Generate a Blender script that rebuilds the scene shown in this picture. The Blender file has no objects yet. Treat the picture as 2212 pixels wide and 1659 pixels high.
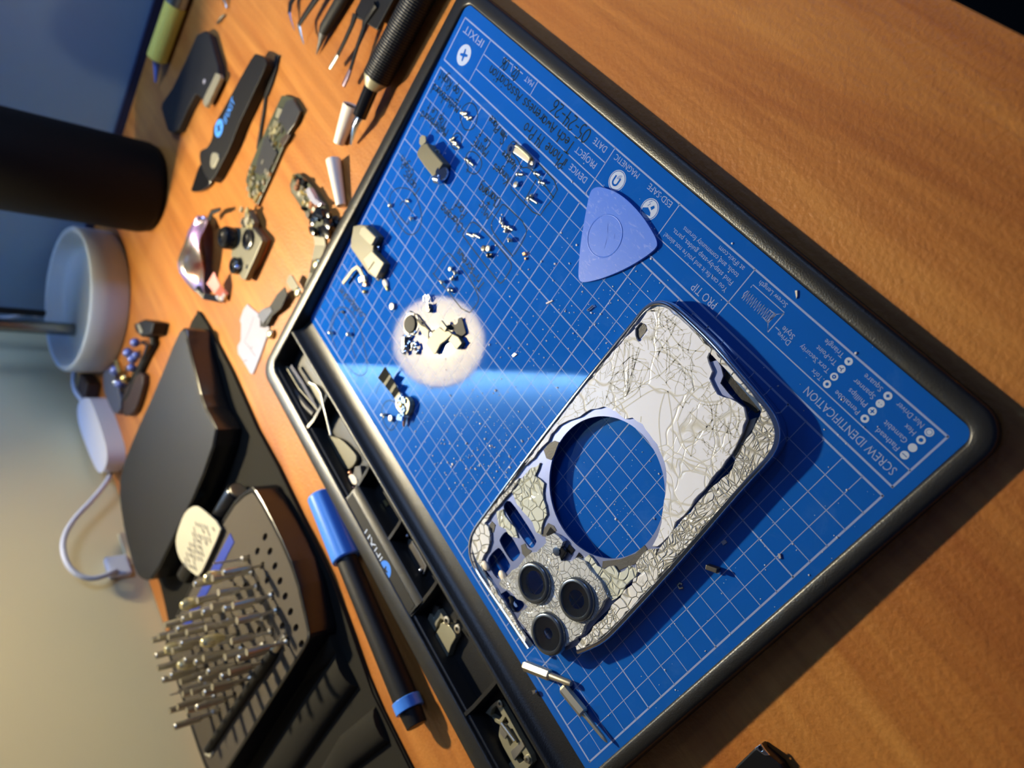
import bpy, bmesh, math, random
from mathutils import Vector, Matrix, geometry
random.seed(7)
C = bpy.context.scene.collection
S = 0.0079                      # one printed mat cell = 7.9 mm; everything below is written in cells
D = -0.6                        # desk surface, cells (z = 0 is the printed mat surface)
# ------------------------------------------------------------------ camera
F = 1614.40018
R = Matrix(((-0.5278048827386503,-0.5083281868984042,-0.6804590069664893),
            (-0.6802921593423168,0.7326772788879059,-0.019661712508876827),
            (0.5085514562899289,0.4525333793279727,-0.7325223251883846)))
T = Vector((14.0529913,4.2421203,28.3363975))
CAM = -(R.transposed() @ T)
def P(u, v, z=0.0):
    """the point at height z that is seen at pixel u, v of the photograph"""
    d = R.transposed() @ Vector(((u-1106)/F, (v-829.5)/F, 1.0))
    return CAM + d*((z-CAM.z)/d.z)
def PX(pts, z=0.0): return [tuple(P(u, v, z)[:2]) for u, v in pts]
cam = bpy.data.cameras.new('camera'); co = bpy.data.objects.new('camera', cam); C.objects.link(co)
bpy.context.scene.camera = co
rot = R.transposed() @ Matrix(((1,0,0),(0,-1,0),(0,0,-1)))
co.matrix_world = Matrix.Translation(CAM*S) @ rot.to_4x4()
cam.sensor_width = 36; cam.lens = 36*F/2212; cam.clip_start = 0.005; cam.clip_end = 20
fwd = R.transposed() @ Vector((0,0,1))
cam.dof.use_dof = True
cam.dof.focus_distance = (P(1420, 800, .8)-CAM).dot(fwd)*S
cam.dof.aperture_fstop = 10.0
cam.dof.aperture_blades = 0
# ------------------------------------------------------------------ exposure, world, big lights
sc = bpy.context.scene
vs = sc.view_settings; vs.view_transform = 'Standard'; vs.look = 'None'; vs.exposure = 0.0; vs.gamma = 1.0
vs.use_curve_mapping = False
w = bpy.data.worlds.new('world'); sc.world = w; w.use_nodes = True
w.node_tree.nodes['Background'].inputs[0].default_value = (0.30, 0.46, 1.0, 1)
w.node_tree.nodes['Background'].inputs[1].default_value = 0.10
def area(name, loc, target, size, power, col, spread=180):
    l = bpy.data.lights.new(name, 'AREA'); l.shape = 'RECTANGLE'; l.size = size[0]*S; l.size_y = size[1]*S
    l.energy = power; l.color = col; l.spread = math.radians(spread)
    o = bpy.data.objects.new(name, l); C.objects.link(o); o.location = Vector(loc)*S
    o.rotation_euler = (Vector(target)-Vector(loc)).to_track_quat('-Z', 'Y').to_euler()
    return o
area('blue_wall_fill', (60, -60, 90), (81, 10, 8), (30, 40), 1.6, (0.35, 0.55, 1.0), 80)  # unseen blue fill, added to tint the left wall
LAMP_POWER = .34
def spot(name, loc, target, power, col, ang, blend, rad):
    l = bpy.data.lights.new(name, 'SPOT'); l.energy = power; l.color = col; l.spot_size = math.radians(ang); l.spot_blend = blend; l.shadow_soft_size = rad*S
    o = bpy.data.objects.new(name, l); C.objects.link(o); o.location = Vector(loc)*S
    o.rotation_euler = (Vector(target)-Vector(loc)).to_track_quat('-Z', 'Y').to_euler(); return o
# the reflector beam of the desk lamp, at the mouth of its shade
spot('desk_lamp_beam', (61, 41.4, 42), (6, -8, 0), 17.0, (1.0, .86, .60), 138, 1.0, 1.3)
# ------------------------------------------------------------------ materials
M = {}
def mat(name, col=(.5,.5,.5), rough=.5, metal=0.0, spec=.5, **k):
    m = bpy.data.materials.new(name); m.use_nodes = True; M[name] = m
    nt = m.node_tree; b = nt.nodes['Principled BSDF']
    b.inputs['Base Color'].default_value = (*col, 1); b.inputs['Roughness'].default_value = rough
    b.inputs['Metallic'].default_value = metal; b.inputs['Specular IOR Level'].default_value = spec
    for a, v in k.items(): b.inputs[a.replace('_', ' ')].default_value = v
    return m
def nd(nt, t, **k):
    n = nt.nodes.new(t)
    for a, v in k.items():
        if hasattr(n, a): setattr(n, a, v)
        else: n.inputs[a.replace('_', ' ')].default_value = v
    return n
def coords(nt, sc_=(1,1,1)):
    tc = nd(nt, 'ShaderNodeTexCoord'); mp = nd(nt, 'ShaderNodeMapping')
    mp.inputs['Scale'].default_value = tuple(s/S for s in sc_)
    nt.links.new(tc.outputs['Object'], mp.inputs['Vector']); return mp.outputs[0]
def noise_mix(m, scale, c1, c2, lo=.4, hi=.6, stretch=(1,1,1), bump=0, bscale=None, detail=4, dist=0, rough=None):
    nt = m.node_tree; b = nt.nodes['Principled BSDF']; v = coords(nt, stretch)
    n = nd(nt, 'ShaderNodeTexNoise', Scale=scale, Detail=detail, Distortion=dist); nt.links.new(v, n.inputs['Vector'])
    r = nd(nt, 'ShaderNodeValToRGB'); r.color_ramp.elements[0].position = lo; r.color_ramp.elements[1].position = hi
    r.color_ramp.elements[0].color = (*c1, 1); r.color_ramp.elements[1].color = (*c2, 1)
    nt.links.new(n.outputs['Fac'], r.inputs[0]); nt.links.new(r.outputs[0], b.inputs['Base Color'])
    if bump:
        n2 = nd(nt, 'ShaderNodeTexNoise', Scale=bscale or scale, Detail=3); nt.links.new(coords(nt), n2.inputs['Vector'])
        bp = nd(nt, 'ShaderNodeBump', Strength=bump, Distance=.1*S); nt.links.new(n2.outputs['Fac'], bp.inputs['Height'])
        nt.links.new(bp.outputs[0], b.inputs['Normal'])
    return m
# wood laminate: grain along X
def wood():
    m = mat('wood', rough=.36, spec=.5); nt = m.node_tree; b = nt.nodes['Principled BSDF']
    v = coords(nt, (.025, .22, .22))
    n = nd(nt, 'ShaderNodeTexNoise', Scale=1.0, Detail=6, Distortion=1.4, Roughness=.6); nt.links.new(v, n.inputs['Vector'])
    r = nd(nt, 'ShaderNodeValToRGB'); e = r.color_ramp.elements
    e[0].position = .3; e[0].color = (.32,.104,.021,1); e[1].position = .72; e[1].color = (.50,.215,.048,1)
    x = e.new(.5); x.color = (.41,.155,.032,1)
    nt.links.new(n.outputs['Fac'], r.inputs[0])
    v2 = coords(nt, (.06, 1.6, 1.6)); n2 = nd(nt, 'ShaderNodeTexNoise', Scale=1.0, Detail=5, Distortion=.5); nt.links.new(v2, n2.inputs['Vector'])
    mx = nd(nt, 'ShaderNodeMix', data_type='RGBA', blend_type='MULTIPLY'); mx.inputs[0].default_value = .35
    r2 = nd(nt, 'ShaderNodeValToRGB'); r2.color_ramp.elements[0].position = .35; r2.color_ramp.elements[0].color = (.55,.45,.4,1); r2.color_ramp.elements[1].position = .6
    nt.links.new(n2.outputs['Fac'], r2.inputs[0]); nt.links.new(r.outputs[0], mx.inputs[6]); nt.links.new(r2.outputs[0], mx.inputs[7])
    # small dark knots
    vv = coords(nt, (.05, .12, .1)); vo = nd(nt, 'ShaderNodeTexVoronoi', Scale=1.0); nt.links.new(vv, vo.inputs['Vector'])
    r3 = nd(nt, 'ShaderNodeValToRGB'); r3.color_ramp.elements[0].position = .03; r3.color_ramp.elements[0].color = (.25,.15,.12,1); r3.color_ramp.elements[1].position = .06
    nt.links.new(vo.outputs['Distance'], r3.inputs[0])
    mx2 = nd(nt, 'ShaderNodeMix', data_type='RGBA', blend_type='MULTIPLY'); mx2.inputs[0].default_value = .8
    nt.links.new(mx.outputs[2], mx2.inputs[6]); nt.links.new(r3.outputs[0], mx2.inputs[7]); nt.links.new(mx2.outputs[2], b.inputs['Base Color'])
    n4 = nd(nt, 'ShaderNodeTexNoise', Scale=4.2, Detail=3); nt.links.new(coords(nt), n4.inputs['Vector'])
    bp = nd(nt, 'ShaderNodeBump', Strength=.7, Distance=.05*S); nt.links.new(n4.outputs['Fac'], bp.inputs['Height']); nt.links.new(bp.outputs[0], b.inputs['Normal'])
wood()
def rubber(name, col, rough=.42, sc_=14, st=.35, spec=.5):
    m = mat(name, col, rough, spec=spec); nt = m.node_tree; b = nt.nodes['Principled BSDF']
    n4 = nd(nt, 'ShaderNodeTexNoise', Scale=sc_, Detail=2); nt.links.new(coords(nt), n4.inputs['Vector'])
    bp = nd(nt, 'ShaderNodeBump', Strength=st, Distance=.03*S); nt.links.new(n4.outputs['Fac'], bp.inputs['Height']); nt.links.new(bp.outputs[0], b.inputs['Normal'])
    return m
rubber('frame_black', (.012,.012,.012), .36)
rubber('black_plastic', (.006,.006,.007), .5, spec=.3)
rubber('black_tumbler', (.003,.0028,.0026), .6, spec=.12)
rubber('black_gloss', (.008,.008,.009), .22, 3, .1)
rubber('black_matte', (.009,.009,.009), .6, spec=.3)
rubber('black_soft', (.012,.013,.016), .5, 2, .1, .3)
rubber('foam', (.075,.064,.05), .9, 20, .6, .2)
rubber('wall_paint', (.64,.56,.33), .75, 1.6, .25, .3)
rubber('wall_paint_blue_lit', (.22,.33,.48), .75, 1.6, .25, .3)  # cool blue light on the left wall is put into this colour
rubber('navy', (.006,.012,.05), .6)
rubber('floor_dark', (.01,.012,.012), .8, .5, .1, .2)
m = rubber('fabric', (.017,.015,.012), .95, 5, .4, .2)
nt = m.node_tree; wv = nd(nt, 'ShaderNodeTexWave', Scale=4.0, Distortion=.3); nt.links.new(coords(nt, (1,.25,1)), wv.inputs['Vector'])
r = nd(nt, 'ShaderNodeValToRGB'); r.color_ramp.elements[0].color = (.005,.005,.004,1); r.color_ramp.elements[1].color = (.022,.020,.015,1)
nt.links.new(wv.outputs['Fac'], r.inputs[0]); nt.links.new(r.outputs[0], nt.nodes['Principled BSDF'].inputs['Base Color'])
# glossy printed mat sheet with light wear
m = mat('mat_blue', (.0055,.088,.42), .035, spec=.5)
nt = m.node_tree; b = nt.nodes['Principled BSDF']
n = nd(nt, 'ShaderNodeTexNoise', Scale=.35, Detail=8, Roughness=.7, Distortion=.6); nt.links.new(coords(nt), n.inputs['Vector'])
r = nd(nt, 'ShaderNodeValToRGB'); r.color_ramp.elements[0].position = .55; r.color_ramp.elements[1].position = .85
r.color_ramp.elements[0].color = (.0055,.088,.42,1); r.color_ramp.elements[1].color = (.03,.13,.47,1)
nt.links.new(n.outputs['Fac'], r.inputs[0]); nt.links.new(r.outputs[0], b.inputs['Base Color'])
mat('print_white', (.27,.34,.60), .04, spec=.5)
mat('print_bright', (.46,.54,.72), .04, spec=.5)
mat('ink', (.003,.018,.022), .6, spec=.12)
mat('white_plastic', (.80,.72,.60), .4)
mat('lamp_white', (.42,.50,.60), .4)
mat('shade_inner', (.20,.185,.06), .6)
mat('shade_outer', (.7,.68,.62), .4)
mat('blue_plastic', (.06,.24,.86), .28, spec=.5)
mat('pick_blue', (.06,.20,.72), .42)
m = M['pick_blue']; nt = m.node_tree; b = nt.nodes['Principled BSDF']
n = nd(nt, 'ShaderNodeTexNoise', Scale=1.3, Detail=9, Roughness=.75, Distortion=1.6); nt.links.new(coords(nt, (1,2.4,1)), n.inputs['Vector'])
r = nd(nt, 'ShaderNodeValToRGB'); r.color_ramp.elements[0].position = .55; r.color_ramp.elements[1].position = .92
r.color_ramp.elements[0].color = (.035,.15,.70,1); r.color_ramp.elements[1].color = (.38,.50,.85,1)
nt.links.new(n.outputs['Fac'], r.inputs[0]); nt.links.new(r.outputs[0], b.inputs['Base Color'])
mat('steel', (.60,.57,.48), .36, 1.0)
mat('steel_rough', (.55,.53,.48), .42, 1.0)
mat('chrome', (.75,.76,.80), .12, 1.0)
mat('brass', (.65,.5,.2), .3, 1.0)
mat('copper', (.75,.36,.22), .3, 1.0)
mat('grey_module', (.13,.12,.08), .45, .2)
mat('grey_light', (.24,.225,.165), .45, .2)
mat('shield', (.34,.32,.22), .42, .5)
mat('aluminium', (.22,.26,.46), .38, .85)
rubber('graphite', (.05,.05,.052), .5)
mat('dark_metal', (.12,.11,.10), .4, .8)
mat('film', (.44,.43,.50), .22, .2)
mat('note_paper', (.42,.40,.31), .8)
mat('yellow', (.85,.70,.13), .35)
mat('tip_blue', (.16,.25,.70), .3)
mat('pcb', (.05,.055,.03), .4)
mat('chip', (.035,.035,.036), .35)
mat('white_cable', (.55,.58,.66), .4)
mat('glow_white', (.75,.75,.70), .5)
mat('lens_glass', (.9,.93,1), .02, Transmission_Weight=1.0, IOR=1.45)
mat('mirror_flake', (.72,.76,.86), .18, .8)
mat('pink', (.55,.16,.12), .4)
mat('purple', (.40,.24,.55), .2, .6)
m = mat('bulb', (1,1,1), .5); b = m.node_tree.nodes['Principled BSDF']
b.inputs['Emission Color'].default_value = (1.0,.84,.55,1); b.inputs['Emission Strength'].default_value = 3300*LAMP_POWER
def cracked(name, base, line, scale, dens=.035, rough=.16, bump=.6, metal=0, sparkle=0):
    m = mat(name, base, rough, metal); nt = m.node_tree; b = nt.nodes['Principled BSDF']
    v = coords(nt)
    nz = nd(nt, 'ShaderNodeTexNoise', Scale=.45, Detail=2); nt.links.new(v, nz.inputs['Vector'])
    ad = nd(nt, 'ShaderNodeMix', data_type='RGBA', blend_type='LINEAR_LIGHT'); ad.inputs[0].default_value = .9
    nt.links.new(v, ad.inputs[6]); nt.links.new(nz.outputs['Color'], ad.inputs[7])
    prev = None
    for k, (s, st) in enumerate(((scale, (1,1,1)), (scale*2.1, (1.5,.45,1)), (scale*1.6, (.4,1.7,1)))):
        mp = nd(nt, 'ShaderNodeMapping'); mp.inputs['Scale'].default_value = st; mp.inputs['Rotation'].default_value = (0,0,.5*k)
        nt.links.new(ad.outputs[2], mp.inputs['Vector'])
        vo = nd(nt, 'ShaderNodeTexVoronoi', feature='DISTANCE_TO_EDGE', Scale=s); nt.links.new(mp.outputs[0], vo.inputs['Vector'])
        r = nd(nt, 'ShaderNodeMapRange'); r.inputs['From Max'].default_value = dens*(1 if k == 0 else 1.6); nt.links.new(vo.outputs['Distance'], r.inputs['Value'])
        if prev is None: prev = r.outputs[0]
        else:
            # patches: only some regions carry the finer crack families
            n = nd(nt, 'ShaderNodeTexNoise', Scale=.22+.1*k, Detail=1); nt.links.new(v, n.inputs['Vector'])
            cr = nd(nt, 'ShaderNodeMapRange'); cr.inputs['From Min'].default_value = .46; cr.inputs['From Max'].default_value = .5; nt.links.new(n.outputs['Fac'], cr.inputs['Value'])
            mxx = nd(nt, 'ShaderNodeMath', operation='MAXIMUM'); nt.links.new(r.outputs[0], mxx.inputs[0]); nt.links.new(cr.outputs[0], mxx.inputs[1])
            mi = nd(nt, 'ShaderNodeMath', operation='MINIMUM'); nt.links.new(prev, mi.inputs[0]); nt.links.new(mxx.outputs[0], mi.inputs[1]); prev = mi.outputs[0]
    mx = nd(nt, 'ShaderNodeMix', data_type='RGBA'); nt.links.new(prev, mx.inputs[0])
    mx.inputs[6].default_value = (*line, 1); mx.inputs[7].default_value = (*base, 1); nt.links.new(mx.outputs[2], b.inputs['Base Color'])
    bp = nd(nt, 'ShaderNodeBump', Strength=bump, Distance=.05*S); nt.links.new(prev, bp.inputs['Height'])
    n9 = nd(nt, 'ShaderNodeTexVoronoi', Scale=scale*.9); nt.links.new(ad.outputs[2], n9.inputs['Vector'])
    bp2 = nd(nt, 'ShaderNodeBump', Strength=.12+sparkle, Distance=.06*S); nt.links.new(n9.outputs['Color'], bp2.inputs['Height']); nt.links.new(bp.outputs[0], bp2.inputs['Normal'])
    nt.links.new(bp2.outputs[0], b.inputs['Normal']); return m
cracked('cracked_white', (.80,.84,.97), (.60,.60,.56), .33, .02, bump=.3)
cracked('cracked_dense', (.74,.76,.80), (.34,.33,.27), 1.7, .07, bump=.9)
cracked('cracked_green', (.60,.64,.60), (.40,.41,.33), 1.3, .06, bump=.9)
cracked('crushed', (.78,.82,.86), (.62,.63,.60), 3.0, .06, .14, .9, .35, .5)
# ------------------------------------------------------------------ mesh builder (cells -> metres)
class MB:
    def __init__(s): s.v = []; s.f = []
    def add(s, vs, fs):
        o = len(s.v); s.v += [tuple(x) for x in vs]; s.f += [tuple(i+o for i in f) for f in fs]; return s
    def prism(s, polys, z0, z1):
        """first outline, then holes; z0/z1 numbers or functions of (x, y)"""
        if not isinstance(polys[0][0], (list, tuple, Vector)): polys = [polys]
        f0 = z0 if callable(z0) else (lambda x, y: z0); f1 = z1 if callable(z1) else (lambda x, y: z1)
        def ar(p): return sum(p[i][0]*p[(i+1) % len(p)][1]-p[(i+1) % len(p)][0]*p[i][1] for i in range(len(p)))
        pl = []
        for k, p in enumerate(polys):
            p = [(a[0], a[1]) for a in p]
            if (ar(p) > 0) != (k == 0): p = p[::-1]
            pl.append(p)
        fl = [Vector(q) for p in pl for q in p]; eds = []; o = 0
        for p in pl: eds += [(o+i, o+(i+1) % len(p)) for i in range(len(p))]; o += len(p)
        cv, ce, cf, *_r = geometry.delaunay_2d_cdt(fl, eds, [], 0, 1e-5, False)
        def inside(x, y):
            c_ = False
            for a_, b_ in eds:
                (ax_, ay_), (bx_, by_) = fl[a_], fl[b_]
                if (ay_ > y) != (by_ > y) and x < (bx_-ax_)*(y-ay_)/(by_-ay_)+ax_: c_ = not c_
            return c_
        cf = [t for t in cf if inside(sum(cv[i].x for i in t)/len(t), sum(cv[i].y for i in t)/len(t))]
        n = len(cv); vs = [(v.x, v.y, f1(v.x, v.y)) for v in cv]+[(v.x, v.y, f0(v.x, v.y)) for v in cv]; fs = []; cnt = {}
        for t in cf:
            t = list(t); A_ = sum(cv[t[i]].x*cv[t[(i+1) % len(t)]].y-cv[t[(i+1) % len(t)]].x*cv[t[i]].y for i in range(len(t)))
            if A_ < 0: t.reverse()
            fs.append(tuple(t)); fs.append(tuple(n+i for i in reversed(t)))
            for i in range(len(t)): cnt[(t[i], t[(i+1) % len(t)])] = 1
        for (a_, b_) in cnt:
            if (b_, a_) not in cnt: fs.append((b_, a_, n+a_, n+b_))
        return s.add(vs, fs)
    def box(s, c, sz, m=None):
        m = m or Matrix.Identity(3); c = Vector(c)
        if isinstance(m, (int, float)): m = Matrix.Rotation(m, 3, 'Z')
        vs = [c+m@Vector((x*sz[0]/2, y*sz[1]/2, z*sz[2]/2)) for x in (-1,1) for y in (-1,1) for z in (-1,1)]
        return s.add(vs, [(0,1,3,2),(4,6,7,5),(0,4,5,1),(2,3,7,6),(0,2,6,4),(1,5,7,3)])
    def tube(s, path, r, n=10, cap=True, flat=1.0, phase=0.0):
        path = [Vector(p) for p in path]; rs = r if isinstance(r, (list, tuple)) else [r]*len(path)
        vs = []; up = None
        for i, p in enumerate(path):
            t = (path[min(i+1, len(path)-1)]-path[max(i-1, 0)]).normalized()
            if up is None:
                up = Vector((0,0,1)) if abs(t.z) < .9 else Vector((0,1,0))
            a = t.cross(up)
            if a.length < 1e-4: a = t.orthogonal()
            a.normalize(); b_ = a.cross(t).normalized(); up = b_
            for k in range(n):
                th = 2*math.pi*k/n+phase; vs.append(p+a*math.cos(th)*rs[i]+b_*math.sin(th)*rs[i]*flat)
        fs = []
        for i in range(len(path)-1):
            for k in range(n):
                j = (k+1) % n; fs.append((i*n+k, i*n+j, (i+1)*n+j, (i+1)*n+k))
        if cap: fs.append(tuple(reversed(range(n)))); fs.append(tuple((len(path)-1)*n+k for k in range(n)))
        return s.add(vs, fs)
    def lathe(s, prof, c=(0,0,0), n=32, m=None, cap=False):
        m = m or Matrix.Identity(3); c = Vector(c); vs = []; fs = []
        for r_, z in prof:
            for k in range(n):
                th = 2*math.pi*k/n; vs.append(c+m@Vector((r_*math.cos(th), r_*math.sin(th), z)))
        for i in range(len(prof)-1):
            for k in range(n):
                j = (k+1) % n; fs.append((i*n+k, i*n+j, (i+1)*n+j, (i+1)*n+k))
        if cap: fs.append(tuple(reversed(range(n)))); fs.append(tuple((len(prof)-1)*n+k for k in range(n)))
        return s.add(vs, fs)
    def ribbon(s, path, w, t=.03, side=None):
        """strip of width w along path; side = across vector"""
        path = [Vector(p) for p in path]; vs = []
        for i, p in enumerate(path):
            d = (path[min(i+1, len(path)-1)]-path[max(i-1, 0)]).normalized()
            a = Vector(side).normalized() if side is not None else d.cross(Vector((0,0,1))).normalized()
            nn = a.cross(d).normalized(); ww = (w[i] if isinstance(w, (list, tuple)) else w)/2
            vs += [p+a*ww+nn*t/2, p-a*ww+nn*t/2, p-a*ww-nn*t/2, p+a*ww-nn*t/2]
        fs = []
        for i in range(len(path)-1):
            for k in range(4):
                j = (k+1) % 4; fs.append((i*4+k, i*4+j, (i+1)*4+j, (i+1)*4+k))
        fs.append((3,2,1,0)); e = (len(path)-1)*4; fs.append((e,e+1,e+2,e+3))
        return s.add(vs, fs)
    def line2(s, pts, w, z, closed=False):
        """flat printed stroke"""
        pts = [Vector((p[0], p[1])) for p in pts]
        if closed: pts = pts+[pts[0]]
        n = len(pts); vs = []; fs = []
        for i, p in enumerate(pts):
            d = pts[min(i+1, n-1)]-pts[max(i-1, 0)]
            if d.length < 1e-6: d = Vector((1,0))
            d.normalize(); a = Vector((-d.y, d.x))*w/2
            e = d*w*.3*(-1 if i == 0 else 1 if i == n-1 else 0)
            q = p+e; vs += [(q.x+a.x, q.y+a.y, z), (q.x-a.x, q.y-a.y, z)]
        for i in range(n-1): fs.append((2*i, 2*i+1, 2*i+3, 2*i+2))
        return s.add(vs, fs)
    def disc(s, c, r, z, n=28, r0=0):
        if r0: return s.add([(c[0]+q*math.cos(2*math.pi*k/n), c[1]+q*math.sin(2*math.pi*k/n), z) for q in (r, r0) for k in range(n)],
                            [(k, (k+1) % n, n+(k+1) % n, n+k) for k in range(n)])
        return s.add([(c[0]+r*math.cos(2*math.pi*k/n), c[1]+r*math.sin(2*math.pi*k/n), z) for k in range(n)], [tuple(range(n))])
    def blob(s, c, r, n=8, sq=(1,1,1), jit=0.0, m=None):
        c = Vector(c); vs = []; fs = []; h = max(3, n//2); m = m or Matrix.Identity(3)
        vs.append(c+m@Vector((0,0,r*sq[2])))
        for i in range(1, h):
            ph = math.pi*i/h
            for k in range(n):
                th = 2*math.pi*k/n; q = r*(1+random.uniform(-jit, jit))
                vs.append(c+m@Vector((q*sq[0]*math.sin(ph)*math.cos(th), q*sq[1]*math.sin(ph)*math.sin(th), q*sq[2]*math.cos(ph))))
        vs.append(c-m@Vector((0,0,r*sq[2])))
        for k in range(n): fs.append((0, 1+k, 1+(k+1) % n))
        for i in range(h-2):
            for k in range(n):
                a = 1+i*n+k; b_ = 1+i*n+(k+1) % n; fs.append((a, a+n, b_+n, b_))
        e = len(vs)-1; o = 1+(h-2)*n
        for k in range(n): fs.append((e, o+(k+1) % n, o+k))
        return s.add(vs, fs)
    def build(s, name, m, parent=None, loc=None, smooth=None, bevel=0, seg=2):
        """link as ONE mesh object. The mesh is stored relative to the parent thing's base (or to its own base)"""
        base = Vector(parent['_b']) if parent is not None else (Vector(loc) if loc is not None else s.base())
        me = bpy.data.meshes.new(name); me.from_pydata([((Vector(v)-base)*S)[:] for v in s.v], [], s.f); me.update()
        me.materials.append(M[m] if isinstance(m, str) else m)
        if smooth is not None:
            me.polygons.foreach_set('use_smooth', [True]*len(me.polygons)); me.set_sharp_from_angle(angle=math.radians(smooth))
        o = bpy.data.objects.new(name, me); C.objects.link(o)
        if parent is not None: o.parent = parent; o['_b'] = parent['_b']
        else: o.location = base*S; o['_b'] = tuple(base)
        if bevel:
            bv = o.modifiers.new('bevel', 'BEVEL'); bv.width = bevel*S; bv.segments = seg; bv.limit_method = 'ANGLE'; bv.angle_limit = math.radians(40)
        return o
    def base(s):
        xs, ys, zs = zip(*s.v); return Vector(((min(xs)+max(xs))/2, (min(ys)+max(ys))/2, min(zs)))
def tag(o, label=None, cat=None, group=None, kind=None):
    if label: o['label'] = label
    if cat: o['category'] = cat
    if group: o['group'] = group
    if kind: o['kind'] = kind
    return o
def thing(name, label, cat, loc, group=None):
    o = bpy.data.objects.new(name, None); C.objects.link(o); o.location = Vector(loc)*S; o['_b'] = tuple(loc); o.empty_display_size = .005
    return tag(o, label, cat, group)
def copy_tree(o, parent=None):
    c = o.copy(); C.objects.link(c); c.parent = parent
    for ch in list(o.children): copy_tree(ch, c)
    return c
def rrect(x0, y0, x1, y1, r, n=6):
    o = []
    for cx, cy, a in ((x1-r, y1-r, 0), (x0+r, y1-r, 90), (x0+r, y0+r, 180), (x1-r, y0+r, 270)):
        for k in range(n+1):
            t = math.radians(a+90*k/n); o.append((cx+r*math.cos(t), cy+r*math.sin(t)))
    return o
def circ(c, r, n=28): return [(c[0]+r*math.cos(2*math.pi*k/n), c[1]+r*math.sin(2*math.pi*k/n)) for k in range(n)]
def smoothp(pts, it=2, closed=True):
    """Chaikin corner cutting"""
    for _ in range(it):
        o = []; n = len(pts)
        rng = range(n) if closed else range(n-1)
        if not closed: o.append(pts[0])
        for i in rng:
            a, b_ = Vector(pts[i]), Vector(pts[(i+1) % n]); o += [tuple(a*.75+b_*.25), tuple(a*.25+b_*.75)]
        if not closed: o.append(pts[-1])
        pts = o
    return pts
def jag(pts, amp=.06, step=.3):
    """break straight edges into a jagged outline"""
    o = []; n = len(pts)
    for i in range(n):
        a, b_ = Vector(pts[i][:2]), Vector(pts[(i+1) % n][:2]); L = (b_-a).length; k = max(1, int(L/step)); d = (b_-a); nn = Vector((-d.y, d.x)).normalized() if L > 1e-6 else Vector((0,0))
        for j in range(k):
            q = a+d*(j/k)+nn*(random.uniform(-amp, amp) if j else 0); o.append(tuple(q))
    return o
def axis_m(d, up=(0,0,1)):
    """matrix whose Z column is d"""
    z = Vector(d).normalized(); x = Vector(up).cross(z)
    if x.length < 1e-4: x = Vector((1,0,0))
    x.normalize(); y = z.cross(x); return Matrix((x, y, z)).transposed()
mat('navy_blue', (.008,.03,.28), .6)
mat('brass_pale', (.80,.72,.42), .3, .9)
mat('bead_blue', (.12,.16,.42), .3, .5)
mat('pouch_blue', (.05,.06,.10), .5)
mat('brown_dark', (.03,.014,.010), .5)
mat('blue_print', (.06,.27,.80), .5)
mat('tip_violet', (.30,.22,.28), .3, .8)
mat('copper_dark', (.30,.10,.03), .4, .3)
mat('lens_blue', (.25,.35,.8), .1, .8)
m = mat('foil_iris', (.5,.25,.2), .22, .75)
nt = m.node_tree; b = nt.nodes['Principled BSDF']; n = nd(nt, 'ShaderNodeTexNoise', Scale=.35, Detail=2); nt.links.new(coords(nt), n.inputs['Vector'])
r = nd(nt, 'ShaderNodeValToRGB'); e = r.color_ramp.elements; e[0].position = .38; e[0].color = (.22,.07,.05,1); e[1].position = .62; e[1].color = (.45,.30,.62,1); x = e.new(.5); x.color = (.30,.27,.22,1)
nt.links.new(n.outputs['Fac'], r.inputs[0]); nt.links.new(r.outputs[0], b.inputs['Base Color'])

m = mat('led_blue', (.1,.1,.1), .5); b = m.node_tree.nodes['Principled BSDF']
b.inputs['Emission Color'].default_value = (.13,.34,1.0,1); b.inputs['Emission Strength'].default_value = 520
mat('crack_line', (.60,.60,.56), .2)
mat('black_felt', (.004,.004,.004), .9, spec=.05)
mat('foil_matte', (.40,.37,.28), .6, .3)
mat('steel_warm', (.60,.55,.42), .38, .9)
mat('ring_metal', (.13,.15,.18), .25, .8)
mat('pole_steel', (.22,.22,.21), .25, 1.0)
# ------------------------------------------------------------------ the setting
tag(MB().box((20, 20, -92.5), (400, 400, 1)).build('floor', 'floor_dark'), kind='structure')
tag(MB().box((0, 60.5, 20), (340, 2, 240)).build('wall_back', 'wall_paint'), kind='structure')
tag(MB().box((81.9, -60, 20), (2, 239, 240)).build('wall_left', 'wall_paint_blue_lit'), kind='structure')
tag(MB().box((80.55, 22, D+.35), (.5, 74, .9)).build('trim_1', 'navy'), kind='structure')
desk = thing('desk', 'wide orange-brown wood-grain desk that everything lies on', 'desk', (20, 22, -92))
MB().prism([rrect(-45, -15, 80.3, 59.3, .3, 2)], D-2.4, D).build('desk_top', 'wood', desk, bevel=.12)
for x in (-40, 75):
    for y in (-10, 54): MB().box((x, y, (D-2.4-92)/2), (5, 5, 92+D-2.4)).build('leg', 'wood', desk)
# ------------------------------------------------------------------ the magnetic work mat
mt = thing('repair_mat', 'large blue gridded repair mat in a black frame with a parts tray', 'work mat', (18, 11, D))
X0, X1, Y0, Y1 = -.56, 35.45, -3.95, 20.5
OX0, OX1, OY0, OY1 = -1.35, 36.5, -4.85, 26.6
def rimz(y): return .10+.034*(y+4.9)
fr = MB()
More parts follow.
